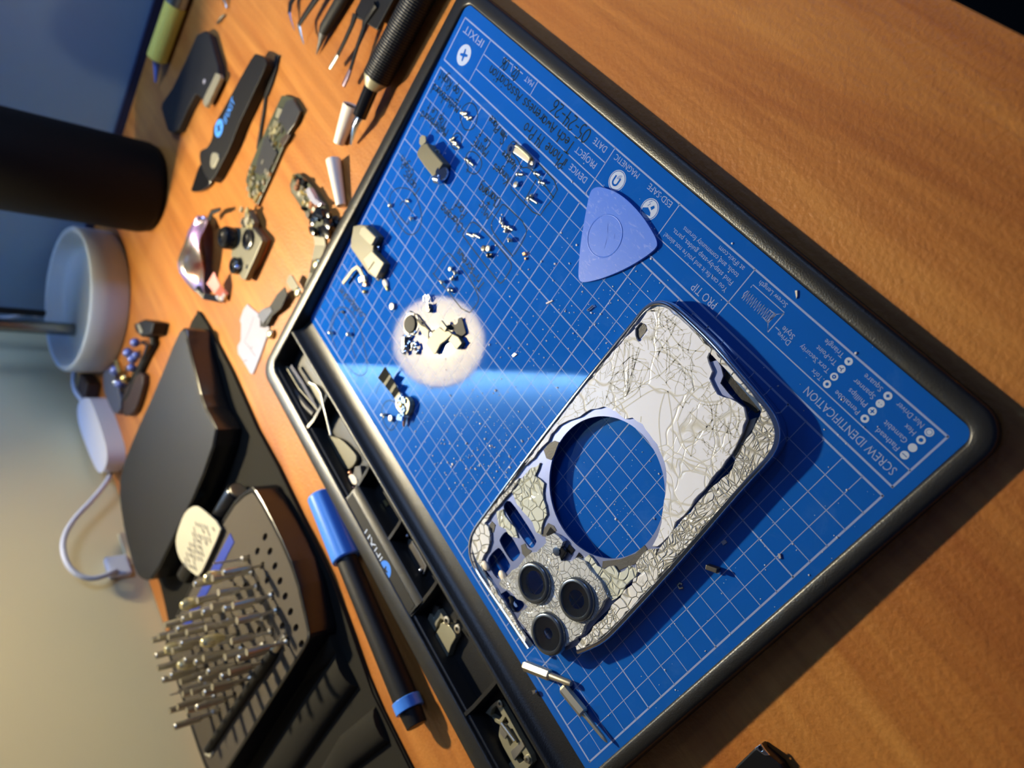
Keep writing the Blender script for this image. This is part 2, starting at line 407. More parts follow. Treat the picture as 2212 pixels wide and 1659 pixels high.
# slab under the sheet
fr.prism([rrect(OX0+.15, OY0+.15, OX1-.15, 22.0, 1.2)], D, -.02)
def rimz_(x, y): return rimz(y)
def outer(n=8):
    o = []
    for cx, cy, a in ((OX1-1.3, OY1-1.3, 0), (OX0+1.3, OY1-1.3, 90), (OX0+1.3, OY0+1.3, 180), (OX1-1.3, OY0+1.3, 270)):
        for k in range(n+1):
            t = math.radians(a+90*k/n); o.append((cx, cy, math.cos(t), math.sin(t), 1.3))
    return o
def innerp(n=8):
    o = []
    for cx, cy, a in ((X1-.6, OY1-1.9, 0), (X0+.6, OY1-1.9, 90), (X0+.6, Y0+.6, 180), (X1-.6, Y0+.6, 270)):
        for k in range(n+1):
            t = math.radians(a+90*k/n); o.append((cx, cy, math.cos(t), math.sin(t), .6))
    return o
# rim as a swept ring: outside foot, outside shoulder, crown, inner shoulder, inner foot
A = outer(); B = innerp(); rings = []
for k in range(len(A)):
    ax, ay, c, s_, r_ = A[k]; bx, by, c2, s2, q_ = B[k]
    def pa(d): return (ax+c*(r_+d), ay+s_*(r_+d))
    def pb(d): return (bx+c2*(q_+d), by+s2*(q_+d))
    p0, p1, p2 = pa(0), pa(0), pa(-.22); i1, i2 = pb(.14), pb(0)
    rings.append([(*pa(-.12), D), (*pa(.0), D+.15), (*p1, rimz(p1[1])-.16), (*pa(-.07), rimz(p1[1])-.05), (*p2, rimz(p2[1])),
                  (*i1, rimz(i1[1])), (*pb(.04), rimz(i1[1])-.05), (*i2, rimz(i2[1])-.16), (*i2, D+.05)])
n = len(rings); m_ = len(rings[0]); vs = [p for r_ in rings for p in r_]
fr.add(vs, [(i*m_+j, i*m_+j+1, ((i+1) % n)*m_+j+1, ((i+1) % n)*m_+j) for i in range(n) for j in range(m_-1)])
# cross-section strip along X, between the blue sheet and the tray, and the tray's back lip
def strip(prof, xa, xb):
    k = len(prof); fr.add([(x, y, z) for x in (xa, xb) for y, z in prof],
                          [(j, j+1, k+j+1, k+j) for j in range(k-1)]+[tuple(range(k)), tuple(reversed(range(k, 2*k)))])
strip([(20.5, .0), (20.75, .05), (21.0, .12), (21.25, .22), (21.45, .36), (21.6, .54), (21.7, .74), (21.76, .84), (21.84, .89), (21.95, .89), (22.02, .83), (22.05, .4), (22.05, D), (20.5, D)][::-1], X0-.1, X1+.1)
lipA = [(25.15, D), (25.15, .76), (25.2, .83), (25.75, .98), (25.85, 1.0), (26.2, 1.0), (26.2, D)][::-1]
lipB = [(23.85, D), (23.85, .76), (23.9, .83), (24.4, .97), (24.5, 1.0), (26.2, 1.0), (26.2, D)][::-1]
strip(lipA, X0-.1, 12.85); strip(lipA, 21.95, X1+.1); strip(lipB, 12.75, 22.05)
fr.box(((X0+X1)/2, 23.7, D+.12), (X1-X0, 3.4, .24))
def divider(x):
    pr = [(21.9, D), (21.9, .88), (22.6, .80), (24.6, .80), (25.3, .98), (25.4, 1.0), (25.4, D)]
    k = len(pr); t = .11
    fr.add([(x+q, y, z) for q in (-t, t) for y, z in pr], [(j, (j+1) % k, k+(j+1) % k, k+j) for j in range(k)]+[tuple(reversed(range(k))), tuple(range(k, 2*k))])
DIVS = (28.9, 22.05, 17.45, 12.75, 6.05)
for x in DIVS: divider(x)
fr.build('frame', 'frame_black', mt, smooth=50, bevel=0)
sh = MB().prism([rrect(X0+.02, Y0+.02, X1-.02, Y1-.01, .5, 8)], -.04, 0.0); sh.build('work_surface', 'mat_blue', mt)
# the flat plaque in the back lip behind the logo
pq = MB()
pr = [(24.5, .9), (24.5, 1.015), (25.95, 1.015), (25.95, .9)]
k = len(pr); xa, xb = 12.9, 21.9
pq.add([(x, y, z) for x, q in ((xa, 1), (xb, 1)) for y, z in pr], [(j, (j+1) % k, k+(j+1) % k, k+j) for j in range(k)]+[tuple(reversed(range(k))), tuple(range(k, 2*k))])
# printed grid
g = MB(); ZP = .004
for a in range(36):
    wd = .085 if a in (0, 35) else (.060 if a % 5 == 0 else .034)
    g.line2([(a, 0), (a, 20)], wd, ZP)
for b_ in range(21):
    wd = .085 if b_ in (0, 20) else (.060 if b_ % 5 == 0 else .034)
    g.line2([(0, b_), (35, b_)], wd, ZP)
BW = .085
g.line2([(0, -3.2), (35, -3.2)], BW, ZP); g.line2([(0, -.5), (35, -.5)], BW, ZP)
g.line2([(0, -3.2), (0, -.5)], BW, ZP); g.line2([(35, -3.2), (35, -.5)], BW, ZP)
g.line2([(32, -3.2), (32, -.5)], .05, ZP); g.line2([(20, -3.2), (20, -.5)], .05, ZP); g.line2([(15, -3.2), (15, -1.4)], .05, ZP)
g.line2([(10, -3.2), (10, -.5)], .05, ZP); g.line2([(27, -3.2), (27, -2.33)], .05, ZP)
g.line2([(32, -2.33), (20, -2.33)], .05, ZP); g.line2([(32, -1.4), (0, -1.4)], .05, ZP)
g.line2([(30.33, -2.94), (29.43, -2.94)], .05, ZP); g.line2([(29.2, -2.94), (28.33, -2.94)], .05, ZP); g.line2([(29.38, -2.98), (29.25, -2.6)], .04, ZP)
# screw drawing
sx = 9.5
pts = []
for k in range(15):
    x = 9.62-k*.115; pts += [(x, -1.93+(.05 if k % 2 else 0)), (x-.06, -2.36+(.05 if k % 2 else 0))]
g.line2(pts, .045, ZP)
g.line2([(9.62, -2.0), (9.68, -2.15), (9.62, -2.32)], .04, ZP)
g.line2([(8.05, -1.9), (8.05, -2.38)], .04, ZP)
g.line2([(8.3, -1.93), (7.98, -1.9), (7.72, -1.6), (7.72, -2.62), (7.98, -2.36), (8.3, -2.34)], .045, ZP)
g.line2([(7.98, -1.9), (7.98, -2.36)], .045, ZP); g.line2([(7.6, -1.98), (7.4, -1.98)], .04, ZP)
g.line2([(9.62, -2.52), (9.62, -2.66), (7.74, -2.66), (7.74, -2.52)], .04, ZP)
g.build('printed_grid', 'print_white', mt)
# printed lettering
def text_mb(mb, s, x0, x1, y, h, z=ZP, m=None):
    """text with its baseline from (x0, y) to (x1, y), cap height h; m maps flat points into place"""
    cu = bpy.data.curves.new('t', 'FONT'); cu.body = s; cu.size = 1; cu.resolution_u = 2
    ob = bpy.data.objects.new('t', cu); me = bpy.data.meshes.new_from_object(ob)
    co_ = [v.co.copy() for v in me.vertices]
    if not co_: return
    xa = min(v.x for v in co_); xb = max(v.x for v in co_)
    kx = (x1-x0)/(xb-xa); ky = h/.70
    vs = [Vector((x0+(v.x-xa)*kx, y+v.y*ky, z)) for v in co_]
    if m: vs = [m(v) for v in vs]
    mb.add(vs, [tuple(p.vertices) for p in me.polygons])
    bpy.data.objects.remove(ob); bpy.data.curves.remove(cu); bpy.data.meshes.remove(me)
for s_, x0, x1, y, h in (('DEVICE', 20.42, 21.85, -1.18, .34), ('PROJECT', 20.42, 22.15, -2.05, .34), ('DATE', 20.42, 21.42, -2.98, .34), ('MAT', 27.2, 28.0, -3.02, .30),
        ('MAGNETIC', 17.85, 19.72, -3.04, .30), ('ESD·SAFE', 15.35, 17.05, -3.04, .30), ('PRO TIP', 10.35, 11.9, -1.07, .40),
        ('You can fix it and you\'re not alone!', 10.42, 14.72, -1.82, .24), ('Find step-by-step guides, parts,', 10.42, 14.48, -2.22, .24),
        ('tools, and community forums', 10.42, 14.08, -2.61, .24), ('at iFixit.com', 10.42, 12.02, -3.0, .24),
        ('SCREW IDENTIFICATION', .32, 4.9, -1.12, .36), ('Screw Length', 7.85, 9.47, -3.02, .22), ('Drive', 6.68, 7.36, -1.97, .24), ('Style', 6.72, 7.36, -2.26, .24),
        ('Torx', 4.72, 5.24, -1.78, .22), ('Torx Security', 4.72, 6.28, -2.19, .22), ('Tri-Point', 4.72, 5.74, -2.60, .22), ('Triangle', 4.72, 5.68, -3.0, .22),
        ('Pentalobe', 2.77, 3.98, -1.78, .22), ('Phillips', 2.77, 3.66, -2.19, .22), ('Spanner', 2.77, 3.78, -2.60, .22), ('Square', 2.77, 3.62, -3.0, .22),
        ('Flathead', .83, 1.86, -1.78, .22), ('Gamebit', .83, 1.88, -2.19, .22), ('Hex', .83, 1.28, -2.60, .22), ('Nut Driver', .83, 2.04, -3.0, .22)):
    tx = MB(); text_mb(tx, s_, x0, x1, y, h); tx.build('printed_text', 'print_white', mt)
tx = MB(); text_mb(tx, 'IFIXIT', 32.45, 34.62, -2.93, .45); tx.build('printed_text', 'print_white', mt)
def icon(ic, sy):
    o = ic.build('printed_icon', 'print_bright', mt)
    if sy and sy.v: sy.build('icon_symbol', 'mat_blue', o)
ic = MB(); sy = MB()
def cross(mb, c, r, z, rot=0):
    """four-pointed driver cross"""
    p = []
    for k in range(4):
        a = rot+math.pi/2*k
        for da, q in ((-.16, r), (.16, r), (math.pi/4, r*.36)): p.append((c[0]+q*math.cos(a+da), c[1]+q*math.sin(a+da)))
    mb.add([(x, y, z) for x, y in p]+[(c[0], c[1], z)], [(k, (k+1) % 12, 12) for k in range(12)])
ic.disc((33.53, -1.51), .62, ZP); cross(sy, (33.53, -1.51), .36, ZP*2.2, .3)
icon(ic, sy)
def badge(c):
    ic = MB(); ic.disc(c, .45, ZP); ic.disc(c, .52, ZP, 32, .485); return ic
# magnet
sy = MB()
mg = [(19.0+.0, -2.3)]
arc = [(18.82+.17*math.cos(t), -1.98+.17*math.sin(t)) for t in [math.pi*k/8 for k in range(9)]]
sy.line2([(18.99, -2.22)]+arc+[(18.65, -2.22)], .1, ZP*2.2)
for q in (.07, .13, .19): sy.line2([(18.66+q*math.cos(t), -2.2-q*math.sin(t)) for t in [math.pi*(-.1+k*.12) for k in range(6)]], .022, ZP*2.2)
icon(badge((18.78, -2.08)), sy); sy = MB()
# hand with a spark
sy.add([(x, y, ZP*2.2) for x, y in ((16.6, -1.95), (16.35, -2.12), (16.05, -2.0), (15.98, -1.86), (16.2, -1.82), (16.55, -1.78))], [(0,1,2,3,4,5)])
sy.add([(x, y, ZP*2.2) for x, y in ((16.1, -2.12), (16.02, -2.3), (16.12, -2.38), (16.25, -2.2))], [(0,1,2,3)])
sy.line2([(16.42, -2.18), (16.34, -2.32), (16.46, -2.34), (16.36, -2.46)], .03, ZP*2.2)
icon(badge((16.22, -2.1)), sy)
ys = (-1.68, -2.08, -2.49, -2.89)
for ci, cx in enumerate((4.42, 2.46, .53)):
    for ri, cy in enumerate(ys):
        ic = MB(); sy = MB(); ic.disc((cx, cy), .16, ZP); z2 = ZP*2.2; kk = ci*4+ri
        if kk in (0, 4): sy.disc((cx, cy), .075, z2, 6 if kk == 0 else 5)
        elif kk == 1: sy.disc((cx, cy), .085, z2, 12, .03)
        elif kk == 2:
            for a in (0, 2.09, 4.19): sy.line2([(cx, cy), (cx+.09*math.cos(a), cy+.09*math.sin(a))], .035, z2)
        elif kk == 3: sy.disc((cx, cy), .075, z2, 3)
        elif kk == 5: cross(sy, (cx, cy), .1, z2)
        elif kk == 6: sy.disc((cx-.06, cy), .02, z2, 8); sy.disc((cx+.06, cy), .02, z2, 8)
        elif kk == 7: sy.disc((cx, cy), .08, z2, 4)
        elif kk == 8: sy.line2([(cx-.1, cy), (cx+.1, cy)], .03, z2)
        elif kk == 10: sy.disc((cx, cy), .085, z2, 6)
        elif kk == 11: sy.disc((cx, cy), .11, z2, 20, .09)
        icon(ic, sy)
# logo on the tray lip, dark plaque behind it
pq.build('logo_plaque', 'black_matte', mt)
lg = MB(); text_mb(lg, 'IFIXIT', 16.85, 19.45, 24.92, .62, 1.028); lg.build('tray_lettering', 'print_bright', mt)
ld = MB(); ld.disc((16.15, 25.28), .60, 1.028, 30); ld.build('tray_logo_disc', 'blue_plastic', mt)
lc = MB(); cross(lc, (16.15, 25.28), .27, 1.04, .35); lc.build('tray_logo_cross', 'black_matte', mt)
# ------------------------------------------------------------------ handwriting: one stroke set per letter, unit cap height
def arcp(cx, cy, rx, ry, a0, a1, n=9): return [(cx+rx*math.cos(math.radians(a0+(a1-a0)*k/n)), cy+ry*math.sin(math.radians(a0+(a1-a0)*k/n))) for k in range(n+1)]
o_ = arcp(.25, .28, .22, .26, 80, 440, 12)
GL = {'A': [[(0,0),(.28,1),(.55,0)],[(.1,.4),(.46,.38)]], 'T': [[(0,.95),(.6,1)],[(.3,1),(.25,0)]], 'M': [[(0,0),(.08,1),(.35,.3),(.6,1),(.68,0)]],
 'L': [[(.05,1),(0,0),(.5,.02)]], 'R': [[(0,0),(.05,1),(.4,.9),(.42,.6),(.05,.48),(.5,0)]], 'S': [arcp(.28,.74,.24,.24,30,270,8)+arcp(.26,.26,.24,.24,90,-150,8)],
 'P': [[(0,0),(.05,1),(.4,.95),(.46,.65),(.05,.48)]], 'C': [arcp(.35,.5,.32,.5,45,315,10)], 'E': [[(.5,1),(.05,.98),(.02,0),(.5,.02)],[(.04,.5),(.42,.5)]],
 'K': [[(0,1),(.03,0)],[(.48,1),(.05,.48),(.52,0)]], 'V': [[(0,1),(.25,0),(.5,1)]], '0': [arcp(.28,.5,.27,.5,80,440,14)], '1': [[(.05,.8),(.2,1),(.18,0)]],
 '2': [arcp(.25,.72,.24,.26,160,-30,7)+[(.02,.02),(.52,.03)]], '4': [[(.1,1),(.02,.45),(.5,.45)],[(.42,1),(.38,0)]], '5': [[(.48,1),(.1,.98),(.06,.58)]+arcp(.22,.3,.25,.3,90,-120,8)],
 '6': [[(.4,1),(.08,.55)]+arcp(.26,.26,.22,.26,150,510,12)], '-': [[(.05,.45),(.42,.47)]], '+': [[(.02,.45),(.48,.47)],[(.25,.72),(.25,.2)]],
 'a': [o_, [(.46,.5),(.48,0)]], 'o': [o_], 'e': [[(.04,.28),(.42,.32)]+arcp(.24,.28,.2,.26,10,310,10)], 'c': [arcp(.26,.28,.24,.27,50,310,9)],
 'b': [[(.03,1),(.03,.05)],o_], 'd': [o_,[(.47,1),(.47,0)]], 'g': [o_,[(.47,.52),(.46,-.3),(.1,-.36)]], 'h': [[(.03,1),(.03,0)],[(.03,.4),(.25,.56),(.4,.4),(.42,0)]],
 'i': [[(.06,.52),(.06,0)],[(.06,.78),(.09,.84)]], 'k': [[(.03,1),(.03,0)],[(.36,.55),(.05,.25),(.4,0)]], 'l': [[(.05,1),(.05,0)]],
 'm': [[(.02,.5),(.03,0)],[(.03,.4),(.18,.55),(.27,.4),(.28,0)],[(.28,.4),(.42,.55),(.52,.4),(.53,0)]], 'n': [[(.02,.52),(.03,0)],[(.03,.4),(.22,.56),(.38,.4),(.4,0)]],
 'p': [[(.03,.54),(.02,-.4)],o_], 'r': [[(.03,.52),(.04,0)],[(.04,.35),(.18,.52),(.33,.5)]], 's': [arcp(.2,.42,.15,.13,30,270,6)+arcp(.2,.14,.16,.14,90,-150,6)],
 't': [[(.16,.9),(.15,.05),(.3,0)],[(0,.6),(.34,.62)]], 'u': [[(.02,.52),(.06,.08),(.3,.02),(.38,.15)],[(.38,.52),(.4,0)]], 'w': [[(0,.52),(.12,0),(.26,.4),(.4,0),(.52,.52)]],
 'x': [[(0,.52),(.36,0)],[(.36,.52),(0,0)]], 'y': [[(.02,.52),(.2,.1)],[(.4,.52),(.1,-.4)]]}
def write(s, p0, p1, h, w_=.068):
    """marker lettering, centre line between the two photo points"""
    hw = MB(); a, b_ = P(*p0), P(*p1); u = (b_-a); u.z = 0; L = u.length; u.normalize(); v = Vector((-u.y, u.x, 0))
    ws = [max((q[0] for st in GL.get(c, [[(.4,0)]]) for q in st), default=.4)+.14 if c != ' ' else .4 for c in s]
    tot = sum(ws); k = L/tot; x = 0
    for c, wd in zip(s, ws):
        jx, jy, js = random.uniform(-.02,.02), random.uniform(-.05,.05), random.uniform(.92,1.06)
        for st in GL.get(c, []):
            st = smoothp(st, 1, False)
            q = [a+u*((x+px_+jx)*k)+v*((py*js-.45+jy)*h) for px_, py in st]
            hw.line2([(p.x, p.y) for p in q], w_, .010)
        x += wd
    hw.build('handwritten_note', 'ink', mt)
for s_, a, b_, h in (('Motherboard', (990,238), (934,189), .62), ('Top Right', (996,211), (949,160), .62), ('Motherboard', (965,290), (909,246), .60), ('Top Left', (962,272), (924,228), .56),
        ('Sim Place', (1091,304), (1057,254), .56), ('Left', (1055,316), (1036,286), .55), ('MuttE', (1051,335), (1022,302), .55),
        ('Kinges', (1099,391), (1065,359), .55), ('Vexture', (1114,361), (1084,331), .50), ('Charging', (1079,440), (1034,405), .62), ('+', (1058,443), (1051,436), .5),
        ('Mic', (1058,468), (1034,440), .66), ('Charging', (998,494), (952,449), .60), ('Port', (1004,466), (984,437), .66), ('Taptic', (905,416), (872,374), .60),
        ('EngRn', (891,378), (865,341), .60), ('Tri-screws', (1042,622), (987,541), .62), ('Loudspeaker', (788,690), (731,625), .62),
        ('iPhone 14 Pro', (1220,357), (1131,272), .70), ('Tech Awareness Association', (1236,321), (1056,150), .66), ('05-24-26', (1271,297), (1194,224), .78),
        ('02', (1119,163), (1108,152), .6), ('06', (1097,143), (1084,132), .6)):
    write(s_, a, b_, h)
def loop(pts, closed=True, w_=.062, z=.007, it=2):
    q = PX(pts); q = smoothp(q, it, closed); hw = MB(); hw.line2(q, w_, z, closed); hw.build('drawn_outline', 'ink', mt)
loop([(993,245),(1002,228),(1015,221),(1026,226),(1032,242),(1031,260),(1024,277),(1012,282),(1002,279),(996,262)])
loop([(974,300),(984,287),(994,288),(998,300),(996,315),(986,325),(977,318),(972,308)])
loop([(1008,372),(1013,363),(1006,350),(1007,335),(1014,327),(1026,328),(1040,344),(1041,358),(1033,373),(1024,377),(1012,371),(1008,365)], False)
loop([(1100,342),(1100,322),(1106,304),(1117,310)], False, it=1)
loop([(1108,332),(1122,350),(1125,363),(1143,361),(1155,376),(1175,398),(1196,427)], False, it=1)
loop([(1128,357),(1123,366),(1100,404),(1114,420),(1164,471),(1178,448),(1190,435),(1209,402),(1163,352)], False, it=1)
loop([(1158,389),(1133,434)], False)
loop([(1086,442),(1092,443),(1141,490),(1131,520),(1111,550)], False, it=1)
loop([(1085,442),(1062,478),(1061,492),(1068,506),(1108,554)], False, it=1)
loop([(1000,504),(1014,484),(1020,479),(1030,483),(1062,516),(1100,560),(1106,575),(1100,588),(1083,614),(1075,607),(1000,510)], True, it=1)
loop([(937,592),(966,545),(977,552),(1010,593),(1035,640),(1032,655),(1009,682),(960,620),(935,590)], False, it=1)
loop([(858,405),(885,407),(901,425),(912,465),(909,490),(900,503),(888,508),(876,504),(862,485),(846,460),(841,440),(843,418)])
loop([(864,443),(870,434),(873,435),(892,460)], False); loop([(853,455),(880,488),(883,479)], False)
loop([(727,755),(715,725),(714,700),(722,675),(737,660),(760,672),(780,710),(785,740),(795,790),(790,810),(770,812),(745,785)], False)
loop([(715,712),(725,680),(740,670),(755,700),(768,712),(757,745),(770,775)], False)
loop([(812,850),(820,830),(836,818),(845,835)], False, .06); loop([(826,905),(824,880),(838,862),(862,872),(862,905),(850,930),(838,928)], True, .06)
# ------------------------------------------------------------------ desk lamp
lp = thing('desk_lamp', 'white round desk lamp whose hollow base stands at the back of the desk', 'lamp', (71.2, 47.4, D))
MB().lathe([(0,D),(7.9,D),(8.1,D+.25),(8.15,3.0),(8.0,3.25),(7.75,3.3),(7.5,3.15),(7.1,1.9),(6.7,1.45),(6.0,1.3),(0,1.3)], (71.2,47.4,0), 72).build('base', 'lamp_white', lp, smooth=40)
px0 = P(160, 712, 1.3); HEADC = Vector((61, 41.4, 42)); HN = Vector((-41, -29, -42)).normalized()
pt = Vector((px0.x, px0.y, 49))
MB().tube([(px0.x, px0.y, 1.3), (px0.x, px0.y, 44), (px0.x, px0.y, 47.5), (px0.x-.8, px0.y-.6, 49.2), tuple(HEADC-HN*7.5+Vector((2,1.5,2.2))), tuple(HEADC-HN*6.4)], .74, 16).build('pole', 'pole_steel', lp, smooth=50)
mm = axis_m(-HN)
hd = MB().lathe([(6.75,0),(6.8,.15),(6.3,3.2),(4.6,6.0),(2.2,7.2),(0,7.3)], HEADC, 48, mm).build('lamp_shade', 'shade_outer', lp, smooth=60)
MB().lathe([(0,6.6),(2.2,6.5),(4.3,5.5),(6.0,3.0),(6.5,.15),(6.72,0)], HEADC, 48, mm).build('shade_lining', 'shade_inner', hd, smooth=60)
b_ = MB().blob(HEADC-HN*4.4, 1.4, 24).build('bulb', 'bulb', hd, smooth=180)
MB().tube([HEADC-HN*5.2, HEADC-HN*6.5], .9, 14).build('bulb_socket', 'white_plastic', hd, smooth=50)

# ------------------------------------------------------------------ blue corner light bar (seen only mirrored in the mat), washing the back wall
lb = thing('corner_light_bar', 'slim blue wall-washer light bar standing in the desk corner', 'light bar', (76.5, 53.6, D))
MB().lathe([(0,D),(1.5,D),(1.5,D+.5),(.4,D+.7),(.4,31),(0,31)], (76.2, 53.6, 0), 20).build('stand', 'black_matte', lb, smooth=40)
MB().box((75.6, 53.1, 72), (2.0, .5, 84)).box((76.5, 56.2, 72), (.2, 6.2, 84)).build('housing_shield', 'black_felt', lb)  # back and side plate added out of view to cut off the blue wash
MB().add([(74.7, 53.4, 31), (76.3, 53.4, 31), (76.3, 53.4, 112), (74.7, 53.4, 112)], [(0,3,2,1)]).build('diffuser', 'led_blue', lb)
# ------------------------------------------------------------------ the phone shell
ph = thing('phone_shell', 'gutted white phone shell with shattered glass back and three lens rings', 'phone', (8.2, 9.5, 0))
ZG = .84
def gl(name, pts, m, z0=.70, z1=ZG, holes=(), amp=.05, bev=0, parent=ph, jg=True):
    o = PX(pts, z1); o = jag(o, amp, .28) if jg else o
    return MB().prism([o]+[list(h) for h in holes], z0, z1).build(name, m, parent, bevel=bev)
# steel band: outer outline, left open at the broken camera corner
rail = [(1137,1405),(1122,1383),(1098,1346),(1070,1305),(1045,1268),(1024,1235),(1012,1208),(1009,1182),(1012,1160),(1022,1138),(1040,1113),(1080,1058),(1150,963),(1250,833),(1340,722),(1366,690),
        (1382,669),(1399,654),(1418,648),(1438,651),(1458,663),(1490,692),(1540,740),(1600,810),(1648,866),(1668,893),(1679,918),(1682,940),(1678,962),(1668,983),(1648,1007),(1600,1058),(1530,1140),(1450,1232),(1360,1330),(1318,1374),(1296,1392),(1272,1404),(1247,1414)]
rp = smoothp(PX(rail, .92), 2, False)
def offset(pts, d):
    o = []
    for i, p in enumerate(pts):
        t = Vector(pts[min(i+1, len(pts)-1)])-Vector(pts[max(i-1, 0)]); t.normalize(); o.append((p[0]+t.y*d, p[1]-t.x*d))
    return o
# which side is inside
ctr = Vector((8.2, 9.5)); q0 = offset(rp, .1)[len(rp)//2]
sg = 1 if (Vector(q0)-ctr).length < (Vector(rp[len(rp)//2])-ctr).length else -1
prof = [(0, .04), (-.03, .12), (-.03, .78), (.02, .88), (.09, .92), (.15, .92), (.19, .88), (.19, .74), (.42, .70), (.42, .60), (.20, .56), (.20, .05), (.12, 0), (.04, 0)]
rings = [[(*pp, z) for pp in [None]] for z in ()]
vs = []; K = len(prof)
offs = [offset(rp, sg*d) for d, z in prof]
for i in range(len(rp)):
    for k, (d, z) in enumerate(prof): vs.append((offs[k][i][0], offs[k][i][1], z))
rb = MB().add(vs, [(i*K+k, i*K+(k+1) % K, (i+1)*K+(k+1) % K, (i+1)*K+k) for i in range(len(rp)-1) for k in range(K)]+[tuple(reversed(range(K))), tuple((len(rp)-1)*K+k for k in range(K))])
bm_rail = rb.build('steel_band', 'chrome', ph, smooth=35)
# perforated aluminium mid plate
C0 = Vector((8.6, 9.03)); CR = 3.43
ch0, ch1 = [Vector(p) for p in PX([(1188,1120), (1262,1200)], .7)]
cn = Vector((-(ch1-ch0).y, (ch1-ch0).x)).normalized()
if (C0-ch0).dot(cn) < 0: cn = -cn
def ringhole(c, r, n=96):
    o = []
    for k in range(n):
        p = Vector((c[0]+r*math.cos(2*math.pi*k/n), c[1]+r*math.sin(2*math.pi*k/n))); d = (p-ch0).dot(cn)
        if d < 0: p = p-cn*d
        o.append(tuple(p))
    return o
big = ringhole(C0, CR)
LENS = []
for px_, z in (((1151.5,1259.5),1.15), ((1242.5,1295.5),1.15), ((1181.5,1369.5),1.15)):
    LENS.append(P(*px_, z))
slots = [smoothp(PX(p, .72), 2) for p in ([(1088,1090),(1096,1081),(1106,1084),(1160,1166),(1157,1176),(1149,1185),(1140,1181),(1087,1100)],
        [(1092,1147),(1079,1163),(1079,1172),(1104,1213),(1112,1212),(1124,1198),(1123,1190),(1101,1152)],
        [(1074,1183),(1053,1206),(1055,1222),(1072,1250),(1082,1250),(1103,1226),(1101,1216),(1082,1185)])]
lhole = smoothp(PX([(1079,1285),(1088,1279),(1095,1275),(1099,1281),(1108,1288),(1122,1291),(1133,1303),(1131,1313),(1121,1324),(1110,1322),(1099,1322),(1092,1315),(1085,1302)], .72), 1)
plate_out = PX([(1376,697),(1396,667),(1420,656),(1448,664),(1500,712),(1530,750),(1527,768),(1534,782),(1549,778),(1557,792),(1562,812),(1556,828),(1574,850),(1592,868),(1610,880),(1616,905),(1604,938),(1592,966),(1560,1012),(1520,1062),(1482,1112),(1458,1138),(1440,1166),(1424,1190),(1400,1220),(1375,1247),(1350,1268),(1332,1294),
      (1312,1318),(1290,1340),(1272,1362),(1262,1378),(1246,1394),(1226,1404),(1200,1408),(1178,1412),(1158,1392),(1143,1372),(1120,1345),(1095,1305),(1078,1278),(1062,1248),(1046,1226),(1028,1200),(1019,1172),(1024,1142),(1048,1108),(1100,1040),(1160,962),(1250,848),(1330,752)], .72)
holes = [big]+slots+[lhole]+[circ(L, .82) for L in LENS]
for px_ in ((1109,1267), (1136,1361), (1252,1381)): holes.append(circ(PX([px_], .72)[0], .09, 12))
MB().prism([plate_out]+holes, .60, .72).build('mid_plate', 'aluminium', ph)
MB().prism([circ(C0, CR+.32, 96), circ(C0, CR+.02, 96)], .60, .74) if 0 else None
# glass pieces
G = [(1380,700),(1399,672),(1420,662),(1444,668),(1497,716),(1533,757),(1527,772),(1531,786),(1538,802),(1532,818),(1549,852),(1590,868),(1606,880),(1611,905),(1602,936),(1588,966),(1558,1010),(1518,1060),(1498,1080),(1476,1114),(1458,1128),(1446,1155),(1432,1170),(1420,1180),
     (1409,1180),(1425,1144),(1430,1112),(1438,1066),(1440,1030),(1436,1000),(1420,960),(1403,938),(1388,916),(1366,902),(1350,905),(1332,890),(1304,878),(1276,884),(1252,900),(1228,908),(1206,920),(1190,938),(1184,953),(1170,966),(1152,990),(1134,1006),(1145,988),(1180,940),(1250,850),(1332,752)]
gh = [jag(PX([(1372,706),(1384,696),(1396,701),(1399,713),(1392,722),(1384,737),(1377,738),(1372,724)], ZG), .04, .2), PX([(1437,693),(1443,690),(1444,695),(1440,698)], ZG)]
gl('back_glass', G, 'cracked_white', holes=gh, bev=.0)

